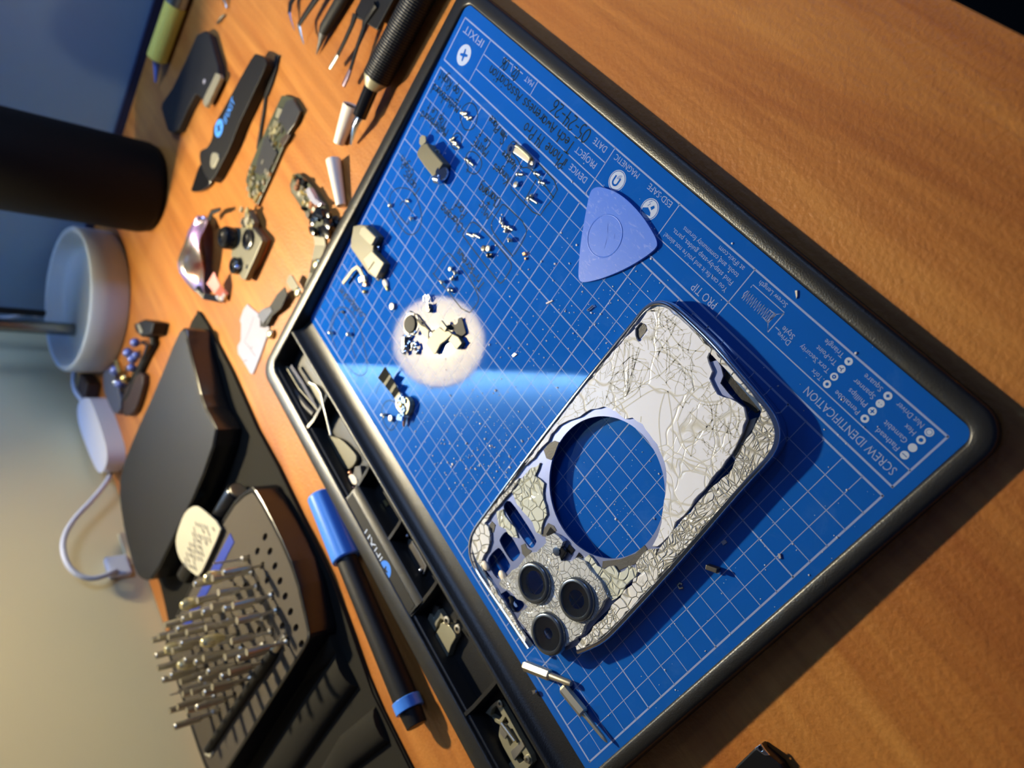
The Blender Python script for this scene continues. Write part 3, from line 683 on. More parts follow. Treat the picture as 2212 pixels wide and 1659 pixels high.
# crack lines: fans from the impact points, joined by arcs
def in_poly(p, poly):
    c = False
    for i in range(len(poly)):
        (ax, ay), (bx, by) = poly[i], poly[i-1]
        if (ay > p[1]) != (by > p[1]) and p[0] < (bx-ax)*(p[1]-ay)/(by-ay)+ax: c = not c
    return c
GP = PX(G, ZG); random.seed(17); ck = MB()
def crack(pts, w_):
    run = []
    for p in pts:
        if in_poly(p, GP) and not in_poly(p, gh[0]): run.append(p)
        else:
            if len(run) > 1: ck.line2(run, w_, ZG+.004)
            run = []
    if len(run) > 1: ck.line2(run, w_, ZG+.004)
for (px_, n, Lm, a0, a1) in (((1400,760),16,2.4,0,360), ((1440,720),14,1.8,0,360), ((1480,790),14,1.8,0,360), ((1505,870),8,1.8,0,360),
        ((1350,790),14,1.8,0,360), ((1300,840),18,2.2,0,360), ((1570,900),14,1.7,0,360), ((1450,1120),14,1.8,0,360), ((1250,880),12,1.5,0,360), ((1200,925),10,1.3,0,360), ((1420,690),14,1.3,0,360), ((1560,985),12,1.6,0,360)):
    c = Vector(PX([px_], ZG)[0]); rays = []
    for k in range(n):
        a = math.radians(a0+(a1-a0)*(k+random.uniform(-.38,.38))/n); L = Lm*random.uniform(.45,1.15); bend = random.uniform(-.45,.45); r_ = []; t0_ = random.uniform(.08,.4)
        for j in range(15):
            t_ = t0_+(1-t0_)*j/14; aa = a+bend*t_*t_+.02*math.sin(t_*17+k); r_.append((c.x+math.cos(aa)*L*t_, c.y+math.sin(aa)*L*t_))
        rays.append((a, L, bend)); crack(r_, random.choice((.022,.028,.034)))
    for ring in (.22,.4,.62,.85):
        for k in range(n):
            if random.random() < .3-.18*ring:
                (a, L, b1), (a2, L2, b2) = rays[k], rays[(k+1) % n]
                if a2 < a: a2 += 2*math.pi
                if a2-a > 1.2: continue
                q_ = Lm*ring*random.uniform(.8,1.1)
                crack([(c.x+math.cos(a+(a2-a)*j/5)*q_*(1+.08*math.sin(j*1.9)), c.y+math.sin(a+(a2-a)*j/5)*q_*(1+.08*math.sin(j*1.9))) for j in range(6)], .03)
for ln in ([(490,840),(400,890),(300,960),(160,1050),(40,1100)], [(460,830),(330,720),(240,690)], [(150,1160),(260,1080),(440,960),(560,960),(700,1120)], [(650,1240),(720,1060),(860,930),(920,900)], [(570,980),(590,1100),(610,1240),(620,1500),(600,1650)],
           [(545,990),(500,1130),(490,1300),(540,1650)], [(640,1640),(660,1540),(760,1620),(900,1650)], [(655,1250),(690,1420),(770,1540)], [(770,1540),(800,1370),(900,1300),(960,1220)], [(760,1160),(900,1300),(1130,1350)], [(20,1100),(90,860),(160,560)], [(60,900),(200,1000),(330,620)],
           [(220,1000),(260,900),(300,640),(320,600)], [(880,1010),(940,1090),(960,1220),(930,1280)], [(1000,1060),(980,1240),(930,1400)], [(30,1180),(180,1080),(330,980),(340,860)], [(340,1200),(330,1300),(380,1500),(440,1640)], [(680,660),(560,790),(470,870)], [(200,540),(180,800),(215,1010)], [(240,560),(230,800),(220,1000)], [(270,600),(265,800),(230,990)],
           [(420,640),(560,640),(700,780),(820,820)], [(470,700),(520,600),(600,500),(640,380)], [(300,200),(420,300),(540,260)], [(330,330),(440,270),(560,340),(700,460)], [(560,400),(600,500),(700,620),(880,640)], [(1110,1100),(1120,1220),(1080,1340)], [(1180,1120),(1190,1260),(1140,1380)]):
    crack(smoothp(PX([(1300+x/4, 600+y/4) for x, y in ln], ZG), 3, False), .05)
ck.build('crack_lines', 'crack_line', ph)
gl('glass_border', [(1497,712),(1533,750),(1580,800),(1630,856),(1655,885),(1668,910),(1674,938),(1668,965),(1646,998),(1590,1059),(1500,1160),(1400,1270),(1320,1357),(1290,1385),(1262,1398),(1246,1404),(1243,1396),(1252,1388),(1266,1374),(1290,1346),(1312,1326),(1322,1306),(1356,1270),(1400,1216),(1442,1164),(1462,1138),(1500,1094),(1540,1050),(1582,1012),(1600,978),(1612,948),(1630,920),(1640,902),(1646,886),(1634,862),(1616,850),(1600,830),(1577,806),(1552,782),(1535,764)], 'cracked_dense', .70, .88, amp=.07)
gl('glass_shard', [(1148,1010),(1166,1000),(1155,1028),(1175,1044),(1172,1064),(1178,1092),(1181,1112),(1170,1135),(1168,1155),(1158,1150),(1150,1128),(1130,1106),(1112,1078),(1106,1062),(1130,1030)], 'cracked_green', .72, .82, amp=.09)
gl('glass_shard', [(1120,1033),(1098,1056),(1052,1106),(1034,1130),(1021,1152),(1019,1176),(1026,1203),(1046,1238),(1082,1292),(1112,1340),(1136,1378),(1132,1392),(1112,1358),(1088,1320),(1064,1280),(1050,1246),(1040,1222),(1042,1205),(1052,1190),(1058,1170),(1056,1140),(1046,1130),(1062,1108),(1090,1076),(1104,1062)], 'cracked_dense', .72, .86, amp=.06)
gl('glass_shard', [(1072,1105),(1086,1100),(1096,1122),(1112,1140),(1118,1162),(1106,1160),(1092,1143),(1078,1136)], 'cracked_green', .72, .80, amp=.1)
gl('glass_shard', [(1262,1206),(1272,1198),(1290,1222),(1306,1230),(1326,1222),(1336,1238),(1350,1232),(1358,1222),(1378,1230),(1372,1246),(1350,1266),(1332,1292),(1322,1297),(1300,1268),(1282,1240)], 'cracked_green', .72, .83, amp=.07)
gl('glass_shard', [(1382,1205),(1402,1186),(1418,1186),(1416,1200),(1398,1220),(1384,1238),(1372,1232),(1374,1216)], 'cracked_dense', .72, .84, amp=.06)
lh = [circ(L, .93) for L in LENS]
gl('camera_glass', [(1166,1186),(1180,1172),(1178,1160),(1196,1152),(1216,1170),(1206,1192),(1212,1212),(1232,1214),(1246,1204),(1262,1212),(1286,1244),(1304,1272),(1312,1290),(1298,1312),(1284,1332),(1262,1352),(1256,1372),(1238,1384),(1222,1396),(1200,1406),(1186,1412),(1166,1404),(1148,1376),(1132,1352),(1118,1338),(1126,1320),(1140,1310),(1128,1298),(1116,1294),(1100,1276),(1088,1272),(1078,1262),(1082,1252),(1098,1242),(1106,1232),(1118,1226),(1140,1200)], 'crushed', .72, .98, holes=lh, amp=.07)
# exposed adhesive, grey patches
for pts in ([(1186,957),(1198,952),(1207,955),(1196,985),(1190,994),(1180,990),(1174,972)], [(1184,1130),(1196,1136),(1202,1146),(1182,1160),(1170,1158),(1176,1140)], [(1125,1178),(1134,1174),(1138,1184),(1148,1190),(1136,1206),(1128,1196)], [(1054,1140),(1062,1126),(1070,1134),(1066,1150),(1058,1152)],
            [(1302,1212),(1340,1208),(1372,1196),(1392,1178),(1398,1186),(1384,1204),(1372,1218),(1346,1228),(1330,1236),(1318,1222),(1300,1230)], [(1376,704),(1390,698),(1398,708),(1394,718),(1380,734),(1372,722)]):
    gl('adhesive_patch', pts, 'graphite', .72, .745, jg=False)
for c, L in enumerate(LENS):
    lr = MB().lathe([(1.10,.70),(1.10,1.05),(1.06,1.16),(.98,1.22),(.88,1.22),(.84,1.16),(.82,1.0),(.82,.60)], (L.x, L.y, 0), 64).build('lens_ring', 'ring_metal', ph, smooth=45)
    ri = (.60, .46, .28)[c]
    MB().lathe([(.84,1.10),(ri+.03,1.07),(ri,1.03),(ri+.02,1.0),(.80,1.0)], (L.x, L.y, 0), 64).build('lens_mask', 'black_gloss', lr, smooth=40)
    MB().prism([circ(L, .83, 48)], 1.125, 1.15).build('lens_cover', 'lens_glass', lr)
# flash / microphone module, screw posts, contact rows in the gap
fm = P(1207,1190,.8); u = (P(1262,1200,.7)-P(1188,1120,.7)).normalized(); yaw = math.atan2(u.y, u.x)
MB().box((fm.x, fm.y, .86), (.95, .8, .22), yaw).build('flash_module', 'black_gloss', ph, bevel=.06)
MB().lathe([(.22,.97),(.22,1.02),(.12,1.03),(0,1.03)], (fm.x, fm.y, 0), 20).build('flash_lens', 'chrome', ph, smooth=40)
for px_, sz in (((1190,1152),(.4,.5)), ((1232,1187),(.4,.35)), ((1250,1206),(.3,.5))):
    q = P(*px_, .74); MB().box((q.x, q.y, .745), (*sz, .04), yaw).build('contact_recess', 'black_gloss', ph)
q = P(1204,1168,.74); MB().lathe([(.13,.72),(.13,.755),(0,.755)], (q.x, q.y, 0), 16).build('microphone_hole', 'black_gloss', ph)
MB().tube([P(u_, v_, .5) for u_, v_ in ((1102,1289),(1106,1296),(1104,1306),(1107,1316),(1114,1325),(1124,1326),(1132,1318),(1137,1311))], .13, 10).build('hook_spring', 'dark_metal', ph, smooth=60)
q = P(1048,1222,.8); MB().blob((q.x, q.y, .78), .26, 12, (1.3,.8,.5), .05).build('glue_drop', 'white_plastic', ph, smooth=90)
q = P(1092,1253,.8) ; MB().blob((q.x+.3, q.y, .8), .3, 12, (1.1,.7,.5), .08).build('glue_drop', 'white_plastic', ph, smooth=90)
tm = MB()
for u_, v_ in [(1382+ (1312-1382)*k/9., 1220+(1300-1220)*k/9.) for k in range(10)]:
    q = P(u_+3, v_+4, .6); tm.box((q.x, q.y, .62), (.16,.22,.12), .75)
tm.build('clip_row', 'dark_metal', ph)
sp = MB()
a, b_ = P(1617,850,.5), P(1640,884,.5)
gl('speaker_grille', [(1568,800),(1577,812),(1600,832),(1628,868),(1640,886),(1632,892),(1610,874),(1586,844),(1566,816)], 'black_plastic', .35, .55, jg=False)
gl('charging_port', [(1588,968),(1596,958),(1606,963),(1612,978),(1606,994),(1592,994),(1584,984)], 'graphite', .55, .72, jg=False)
gl('port_surround', [(1582,966),(1594,952),(1612,962),(1618,978),(1606,1004),(1592,1002),(1580,984)], 'chrome', .50, .60, jg=False)
gl('steel_web', [(1612,910),(1634,902),(1628,922),(1612,946),(1598,968),(1592,962),(1604,936)], 'steel_rough', .3, .5, jg=False)
# side button on the near rail
q1, q2 = P(1552,1104,.55), P(1470,1196,.55); d = (q2-q1).normalized(); nrm = Vector((-1, -.03, 0))
MB().tube([q1+nrm*.10, q1+nrm*.10+d*.05, q2+nrm*.10-d*.05, q2+nrm*.10], [.06,.17,.17,.06], 12, True, .8).build('side_button', 'chrome', bm_rail, smooth=60)
# ------------------------------------------------------------------ opening pick
pk = thing('opening_pick', 'blue plastic triangular opening pick with scratched face', 'pick', (*PX([(1330,510)])[0], 0))
out = smoothp(PX([(1283,405),(1300,403),(1340,418),(1382,458),(1411,502),(1421,524),(1417,538),(1384,562),(1345,584),(1300,602),(1262,611),(1251,607),(1249,590),(1254,525),(1266,455),(1274,416)], .14), 2)
cx_ = sum(p[0] for p in out)/len(out); cy_ = sum(p[1] for p in out)/len(out)
MB().prism([out], .005, .15).build('pick_body', 'pick_blue', pk, bevel=.06)
lo = MB(); c = P(1306,510,.15); lo.lathe([(1.02,.15),(1.04,.168),(1.07,.168),(1.09,.15)], (c.x, c.y, 0), 48); lo.build('embossed_ring', 'pick_blue', pk, smooth=60)
lo = MB(); cross(lo, (c.x, c.y), .62, .158, .6); lo.build('embossed_cross', 'pick_blue', pk)
# ------------------------------------------------------------------ bits on the mat
def bit(label, a, b_, hexf=.48, kind=0, group=None, mat_='steel_warm'):
    a, b_ = Vector(a), Vector(b_); d = (b_-a).normalized(); L = (b_-a).length
    t = thing('driver_bit', label, 'screwdriver bit', (a.x, a.y, min(a.z, b_.z)), group); R_ = .285
    MB().tube([a, a+d*.12, a+d*L*hexf, a+d*(L*hexf+.08)], [R_*.72, R_, R_, R_*.8], 6, True, 1.0, math.pi/6).build('hex_shank', mat_, t, smooth=25)
    if kind == 0: pr = [(L*hexf+.06,.15),(L*hexf+.3,.12),(L*.9,.105),(L*.97,.07),(L,.02)]
    elif kind == 1: pr = [(L*hexf+.06,.19),(L*.7,.17),(L*.95,.16),(L,.13)]
    else: pr = [(L*hexf+.06,.16),(L*.8,.14),(L*.85,.24),(L,.22)]
    MB().tube([a+d*x for x, r_ in pr], [r_ for x, r_ in pr], 12 if kind != 2 else 6).build('bit_tip', mat_, t, smooth=35); return t
bit('short steel bit with embossed lettering on its hexagonal shank, beside the tray', P(1132,1437,.30), P(1234,1477,.32), .55, 1)
bit('slim steel bit with long pointed tip, lowest object on the blue mat', P(1215,1484,.28), P(1312,1604,.32), .47, 0)
# ------------------------------------------------------------------ loose screws
def screw(label, px_, ang, L=.42, r=.13, z=0.0, up=False, m_='steel', group=None, tilt=0):
    b = P(*px_, z+.06); mb = MB(); d = Vector((0,0,1)) if up else Vector((math.cos(ang), math.sin(ang), tilt)).normalized()
    if up: mb.lathe([(.06,0),(.06,.10),(r,.11),(r,.19),(r*.8,.21),(r*.3,.21),(r*.25,.17),(0,.17)], (b.x, b.y, z), 14)
    else: mb.lathe([(0,.03),(r*.35,.03),(r*.4,0),(r*.9,0),(r,.03),(r,.10),(.07,.13),(.066,L),(.03,L+.03),(0,L+.03)], Vector((b.x, b.y, z+r))-d*.1, 14, axis_m(d))
    o = mb.build('screw', m_, smooth=40); return tag(o, label, 'screw', group)
sc_ = lambda *a, **k: screw(*a, **k)
A1 = math.radians
G1 = 'screws clustered in the top right circle'
for i, (x, y, a) in enumerate(((1000,244,-150),(1004,247,-140),(1009,253,-160),(1014,257,-130))): sc_('tiny silver screw in the pile inside the drawn circle beside the words Top Right', (x,y), A1(a), .35, .11, group=G1)
G2 = 'screws clustered in the top left circle'
for i, (x, y, a) in enumerate(((977,302,-120),(981,307,-160),(984,312,-150),(990,316,-175))): sc_('tiny silver screw in the pile inside the drawn circle beside the words Top Left', (x,y), A1(a), .38, .11, group=G2)
sc_('left silver screw of the pair inside the circle under Left', (1010,345), A1(-170), .3, .13); sc_('longer right silver screw of the pair inside the circle under Left', (1017,351), A1(-175), .5, .13)
sc_('steel screw leaning in the first box of the four-part frame, by the word Kinges', (1122,377), A1(-150), .45, .13)
sc_('washer-headed screw lying face up in the lower corner of the first marker box', (1117,399), 0, up=True, r=.17)
sc_('stubby screw near the bracket in the upper marker box', (1160,375), A1(-165), .42, .13); sc_('stubby screw just below its twin in the upper marker box', (1170,394), A1(-160), .42, .13)
sc_('long thin steel screw at the bottom of the four-part marker box', (1147,429), A1(-170), .75, .15); sc_('screw stuck against the long thin screw in the lower marker box', (1149,424), A1(60), .3, .12); sc_('small screw touching the head of the long thin screw in the marker box', (1143,431), A1(150), .2, .12)
G3 = 'screws clustered in the charging and mic box'
for i, (x, y, a) in enumerate(((1084,478,-40),(1088,484,160),(1091,489,-150),(1096,493,-120),(1104,494,-170),(1094,499,-60))): sc_('tiny bronze-tinted screw in the pile inside the charging and mic box', (x,y), A1(a), .32, .12, group=G3, m_='steel_rough')
sc_('bright round-headed screw alone below the pile in the mic box', (1104,520), A1(90), .2, .19)
sc_('thin screw on the left of the parallel pair in the long port box', (1013,506), A1(-160), .62, .10); sc_('thin screw on the right of the parallel pair in the long port box', (1028,508), A1(-165), .60, .12)
sc_('dark screw standing on its head in the middle of the long port box', (1047,537), 0, up=True, r=.18, m_='dark_metal'); sc_('grey washer screw beside the dark one in the long port box', (1057,537), 0, up=True, r=.18, m_='steel_rough')
sc_('bronze screw lying on a second one low in the long port box', (1059,552), A1(-130), .35, .16, m_='dark_metal')
sc_('blue-tinted ring screw at the top of the Tri-screws box', (975,581), 0, up=True, r=.15); sc_('bright pale screw right of the ring screw in the Tri-screws box', (987,590), A1(100), .2, .19)
sc_('grey screw lying tilted at the middle of the Tri-screws box', (980,602), A1(-80), .25, .16, m_='steel_rough'); sc_('pale screw on the left edge line of the Tri-screws box', (958,610), A1(110), .2, .19); sc_('pale-headed screw pointing right at the bottom of the Tri-screws box', (977,627), A1(-150), .3, .19)
sc_('round cream screw cap lying flat left of the lamp glare', (849,662), 0, up=True, r=.24)
sc_('small screw on the left outline of the Taptic circle', (845,444), A1(-130), .2, .14); sc_('dull screw at the middle of the Taptic circle', (881,434), A1(-165), .32, .11, m_='steel_rough'); sc_('bright screw at the lower right of the Taptic circle', (891,473), A1(120), .2, .17)
sc_('pale screw on the left of two inside the loudspeaker outline', (718,720), A1(90), .2, .2); sc_('pale screw on the right of two inside the loudspeaker outline', (757,723), A1(90), .2, .2); sc_('tiny dark screw at the top of the loudspeaker outline', (742,674), A1(-160), .2, .1, m_='dark_metal')
sc_('cream screw standing on edge below the gold connector', (832,897), A1(150), .25, .2); sc_('silver slotted screw beside the cream one, by the tray', (846,904), 0, up=True, r=.22)
# ------------------------------------------------------------------ SIM-tray bracket
def slab(name, label, cat, pts, z0, z1, m_, bev=.03, sm=0, group=None, parent=None, zpx=None, jg=0):
    q = PX(pts, zpx if zpx is not None else z1)
    if sm: q = smoothp(q, sm)
    if jg: q = jag(q, jg)
    o = MB().prism([q], z0, z1).build(name, m_, parent, bevel=bev)
    if label: tag(o, label, cat, group)
    return o
def px3(pts, z): return [P(u_, v_, z) for u_, v_ in pts]
br = thing('metal_bracket', 'silver metal bracket with an eyelet at each end, by the upper marker box', 'bracket', P(1128,335))
a, b_ = P(1104,322,.1), P(1149,354,.1)
MB().prism([smoothp(PX([(1110,317),(1124,322),(1146,342),(1152,352),(1150,358),(1140,352),(1130,345),(1118,336),(1106,328)], .14), 1)], .03, .14).build('bracket_plate', 'steel_rough', br, bevel=.03)
for c in (a, b_): MB().lathe([(.12,.03),(.27,.03),(.29,.08),(.27,.16),(.14,.16),(.12,.10),(.12,.03)], (c.x, c.y, 0), 24).build('eyelet', 'chrome', br, smooth=40)
MB().tube(px3([(1116,315),(1122,318),(1142,336),(1147,343)], .22), .12, 10).build('raised_rib', 'shield', br, smooth=60)
# ------------------------------------------------------------------ small modules on the mat
def at(px_, z): 
    q = P(*px_, z); return q
t = thing('speaker_module', 'olive-grey phone speaker module with chrome end, beside the Left note', 'phone part', P(935,345))
z1 = .72
MB().prism([PX([(900,328),(909,313),(922,308),(928,318),(957,352),(945,370),(936,384),(918,362),(900,336)], z1)], .02, z1).build('module_body', 'grey_module', t, bevel=.08)
MB().tube([P(943,385,.40), P(953,388,.38)], [.36,.34], 20, True, .95).build('chrome_cap', 'chrome', t, smooth=50, bevel=.03)
q = P(955,374,.4); MB().lathe([(0,0),(.40,0),(.42,.06),(.36,.10),(.2,.12),(0,.10)], (q.x, q.y, .40), 24, axis_m((-.75,-.2,.45))).build('round_port', 'chrome', t, smooth=40)
MB().prism([PX([(905,310),(906,297),(912,291),(919,294),(920,306),(910,316)], .35)], .25, .35).build('connector_tab', 'grey_light', t, bevel=.03)
q = P(946,330,.2); MB().lathe([(.06,0),(.16,0),(.18,.1),(.1,.16),(.06,.1)], (q.x, q.y, .25), 16, axis_m((-.3,-.5,.6))).build('screw_lug', 'steel', t, smooth=40); MB().tube([(q.x,q.y,.3), (q.x+.5,q.y+.3,.3)], .12, 8).build('lug_arm', 'steel', t, smooth=50)
t = thing('speaker_module', 'large olive-grey speaker module with a raised block, at the left rim of the mat', 'phone part', P(795,540))
MB().prism([PX([(763,488),(778,485),(795,487),(817,510),(807,528),(806,540),(830,568),(822,588),(812,602),(795,590),(757,535),(758,520)], .55)], .02, .55).build('module_body', 'grey_module', t, bevel=.06)
MB().prism([PX([(780,491),(788,488),(812,512),(802,530),(796,528),(775,505)], .78)], .5, .78).build('raised_block', 'grey_light', t, bevel=.06)
MB().prism([PX([(785,560),(803,542),(829,568),(820,585),(812,600),(799,588)], .66)], .5, .66).build('end_block', 'grey_light', t, bevel=.04)
a, b_ = P(797,582,.67), P(808,566,.67); mb = MB(); mb.line2([(a.x,a.y),(b_.x,b_.y)], .12, .672); mb.build('slot', 'black_matte', t)
for px_ in ((814,536),(817,600)): q = P(*px_, .3); MB().lathe([(.08,0),(.20,0),(.22,.1),(.16,.16),(.08,.12),(.08,0)], (q.x, q.y, .2), 16).build('screw_lug', 'chrome', t, smooth=40)
t = thing('contact_clip', 'small white teardrop contact clip below the large speaker module', 'phone part', P(835,612))
q = P(832,612,.12); mb = MB(); mb.blob((q.x, q.y, .10), .3, 12, (1.2,.75,.35)); mb.build('contact_pad', 'white_plastic', t, smooth=60); MB().tube(px3([(834,618),(838,627)], .1), .1, 8).build('contact_tail', 'brass', t, smooth=50)
t = thing('flex_bracket', 'hook-shaped grey flex bracket with silver block, near the large module', 'phone part', P(770,590))
MB().ribbon(px3([(741,612),(752,598),(762,584),(772,577),(778,584),(784,597),(789,610)], .30), .26, .10).build('flex_strip', 'grey_light', t)
q = P(784,603,.25); MB().box((q.x, q.y, .24), (.7,.4,.3), .9).build('silver_block', 'steel', t, bevel=.05)
q = P(789,614,.2); MB().box((q.x, q.y, .16), (.35,.3,.22), .6).build('copper_pad', 'copper', t, bevel=.04)
q = P(786,630,.2); MB().blob((q.x, q.y, .12), .15, 8).build('solder_bead', 'brass', t, smooth=60)
# parts lying in the lamp's reflection
t = thing('camera_flex', 'grey foil-covered flex cable folded flat in the bright lamp reflection', 'phone part', P(945,735))
MB().prism([PX([(920,738),(927,729),(933,718),(948,706),(962,716),(968,713),(977,722),(962,736),(951,744),(941,764),(935,765),(918,742)], .28)], .12, .28).build('foil_pouch', 'foil_matte', t, bevel=.05)
MB().prism([PX([(950,705),(953,692),(965,708),(961,716)], .45)], .30, .45).build('fold_tab', 'grey_module', t, bevel=.02)
MB().prism([PX([(967,736),(977,720),(990,727),(998,740),(986,755),(982,752)], .35)], .02, .35).build('black_block', 'grey_module', t, bevel=.06)
MB().ribbon(px3([(966,708),(976,706),(984,708),(990,712),(996,706),(1002,702)], .12), [.3,.3,.4,.9,1.1,1.0], .05).build('ribbon_tail', 'black_matte', t)
t = thing('black_flex_cable', 'black perforated flex bracket with pointed end, in the lamp reflection', 'phone part', P(910,690))
MB().prism([PX([(884,671),(886,675),(893,677),(900,678),(908,688),(920,704),(930,716),(937,712),(938,716),(932,720),(917,706),(915,706),(909,703),(900,692),(897,687),(893,678)], .10), smoothp(PX([(895,680),(899,679),(905,686),(909,690),(903,691),(898,687)], .10), 1), circ(PX([(913,697)], .10)[0], .11, 12)], .02, .10).build('perforated_strip', 'black_matte', t)
MB().prism([PX([(898,692),(906,694),(925,712),(925,735),(915,726),(905,708)], .08)], .02, .08).build('translucent_film', 'foil_matte', t)
t = thing('round_button', 'black round button cap on a pale ring, left in the lamp reflection', 'phone part', P(884,700))
q = P(884,700,.2); MB().lathe([(0,.02),(.55,.02),(.58,.12),(.54,.2),(.3,.22),(0,.22)], (q.x, q.y, 0), 32).build('button_cap', 'black_matte', t, smooth=40)
MB().lathe([(.62,.02),(.74,.02),(.74,.06),(.62,.06)], (q.x, q.y, 0), 32).build('button_rim', 'white_plastic', t)
t = thing('coil_connector', 'small copper-wound connector with wire loops, top of the lamp reflection', 'phone part', P(924,655))
MB().prism([PX([(919,660),(925,655),(929,668),(927,674),(921,675)], .3)], .02, .3).build('connector_body', 'dark_metal', t, bevel=.04)
MB().prism([PX([(921,655),(924,653),(925,666),(921,668)], .36)], .3, .36).build('copper_winding', 'copper', t)
for k in (0, 1): MB().tube(px3([(916+k*6,651),(915+k*6,641),(920+k*6,637),(924+k*5,643),(921+k*3,651)], .2), .05, 6).build('wire_loop', 'chrome', t, smooth=60)
t = thing('clip_cluster', 'tangle of shiny screws and a dark plate under the round button', 'phone part', P(885,745))
MB().prism([PX([(868,730),(873,728),(873,752),(868,758)], .4)], .02, .4).build('dark_plate', 'dark_metal', t)
mb = MB(); random.seed(3)
for k in range(16):
    q = P(random.uniform(872,902), random.uniform(718,764), .2); mb.blob((q.x, q.y, random.uniform(.08,.3)), random.uniform(.1,.2), 8, (random.uniform(.8,1.6),1,.6), .1)
tag(mb.build('clip_pieces', 'chrome', t, smooth=50), kind='stuff')
MB().prism([PX([(874,735),(890,742),(888,756),(876,758)], .1)], .02, .1).build('black_base', 'black_gloss', t)
t = thing('charging_flex', 'zigzag grey flex cable ending in a shiny gold connector block', 'phone part', P(862,865))
zz = px3([(819,810)], .5)+px3([(829,795),(840,812),(852,830),(862,842)], .3)
path = [P(824,804,.75), P(835,818,.30), P(839,824,.55), P(847,836,.25), P(851,842,.50), P(857,853,.22), P(862,861,.30)]
MB().ribbon(path, [1.0,.9,.85,.75,.7,.6,.6], .06, side=(P(829,795,.3)-P(819,811,.3))).build('folded_flex', 'grey_light', t)
q0, q1 = P(866,868,.35), P(874,906,.25); d = q1-q0
MB().prism([smoothp(PX([(855,862),(864,856),(878,856),(886,870),(882,890),(874,900),(869,897),(856,884),(853,872)], .45), 1)], .02, .45).build('connector_block', 'shield', t, bevel=.08)
random.seed(11); mb = MB()
for k in range(14):
    q = P(random.uniform(862,884), random.uniform(858,902), .45); mb.box((q.x, q.y, .48), (random.uniform(.15,.4), random.uniform(.12,.3), .16), random.uniform(0,3))
mb.build('component_row', 'chrome', t); q = P(866,874,.5); MB().blob((q.x, q.y, .5), .28, 10, (1.2,.8,.4)).build('solder_dome', 'brass', t, smooth=70)
MB().tube(px3([(874,900),(873,912),(872,921)], .2), [.16,.1,.06], 8).build('plug_tail', 'copper', t, smooth=60)
# splinters worth naming, then the uncountable glass crumbs
def shard(label, pts, z=.07, m_='film'): return slab('glass_splinter', label, 'glass splinter', pts, .005, z, m_, .0)
shard('white straight splinter across a grid line right of the lamp reflection', [(1179,654),(1192,648),(1194,650),(1180,657)])
shard('pale blocky chip on the mat left of the phone bottom corner', [(1105,768),(1111,762),(1116,765),(1109,771)])
o = MB().tube(px3([(1268,670),(1281,659),(1283,662),(1271,672),(1268,670)], .06), .035, 6).build('wire_ring', 'chrome', smooth=60); tag(o, 'flat oval wire ring on the mat just above the phone', 'wire ring')
o = MB().tube(px3([(1476,1269),(1468,1271),(1464,1264),(1469,1259),(1474,1262)], .06), .05, 8).build('spring_hook', 'steel', smooth=60); tag(o, 'tiny C-shaped grey spring hook on the mat right of the phone', 'spring')
t = thing('metal_clip', 'dark angled metal clip casting a shadow right of the phone', 'metal clip', P(1545,1228))
MB().box(tuple(P(1540,1228,.25)), (.55,.22,.35), .6).build('clip_body', 'dark_metal', t, bevel=.03); MB().tube(px3([(1545,1234),(1550,1237),(1556,1234)], .12), .08, 6).build('clip_foot', 'chrome', t, smooth=50)
shard('white matchstick-shaped splinter near the phone in the right grid area', [(1680,1196),(1685,1196),(1687,1206),(1682,1207)]); shard('clear flake near the right grid edge of the mat', [(1557,1170),(1566,1166),(1570,1172),(1562,1178)])
shard('white fleck with a thin tail on the blue border beside Screw Length', [(1717,628),(1722,627),(1722,640),(1720,645)], .06, 'white_plastic')
slab('metal_flake', 'bronze-coloured flake right of the mic box', 'metal flake', [(1127,546),(1133,543),(1136,550),(1129,553)], .01, .16, 'copper'); slab('metal_flake', 'smaller bronze flake below the first one, right of the mic box', 'metal flake', [(1132,556),(1136,555),(1136,561),(1132,561)], .01, .12, 'copper')
mb = MB(); random.seed(21)
def crumb(x, y, r): 
    q = P(x, y, 0)
    if not (X0 < q.x < X1 and Y0 < q.y < Y1): return
    if 3.2 < q.x < 13 and 0 < q.y < 18.8 and (Vector((q.x,q.y))-C0).length > 2.9: return
    mb.blob((q.x, q.y, r*.5), r, 5, (random.uniform(.7,1.4), random.uniform(.6,1.2), .6), .25)
for k in range(240): crumb(random.gauss(1040, 75), random.gauss(980, 75), abs(random.gauss(.02,.02))+.012)
for k in range(200): crumb(random.gauss(1240, 150), random.gauss(690, 120), abs(random.gauss(.018,.016))+.012)
for k in range(160): crumb(random.uniform(1100,1900), random.uniform(1000,1560), abs(random.gauss(.012,.012))+.012)
for k in range(120): crumb(random.uniform(1180,1950), random.uniform(350,1000), abs(random.gauss(.012,.012))+.012)
for k in range(50): crumb(random.gauss(1320,60), random.gauss(1100,60), .02)
for x, y in ((968,999),(978,1003),(1018,1010),(959,950),(1013,988),(1048,948),(1100,752),(1143,582),(1170,565),(1058,745),(1331,1122),(1414,1120),(1200,570),(1239,720)): crumb(x, y, .07)
tag(mb.build('glass_crumbs', 'white_cable'), 'fine white glass crumbs scattered over the blue mat around the phone', 'glass crumbs', kind='stuff')
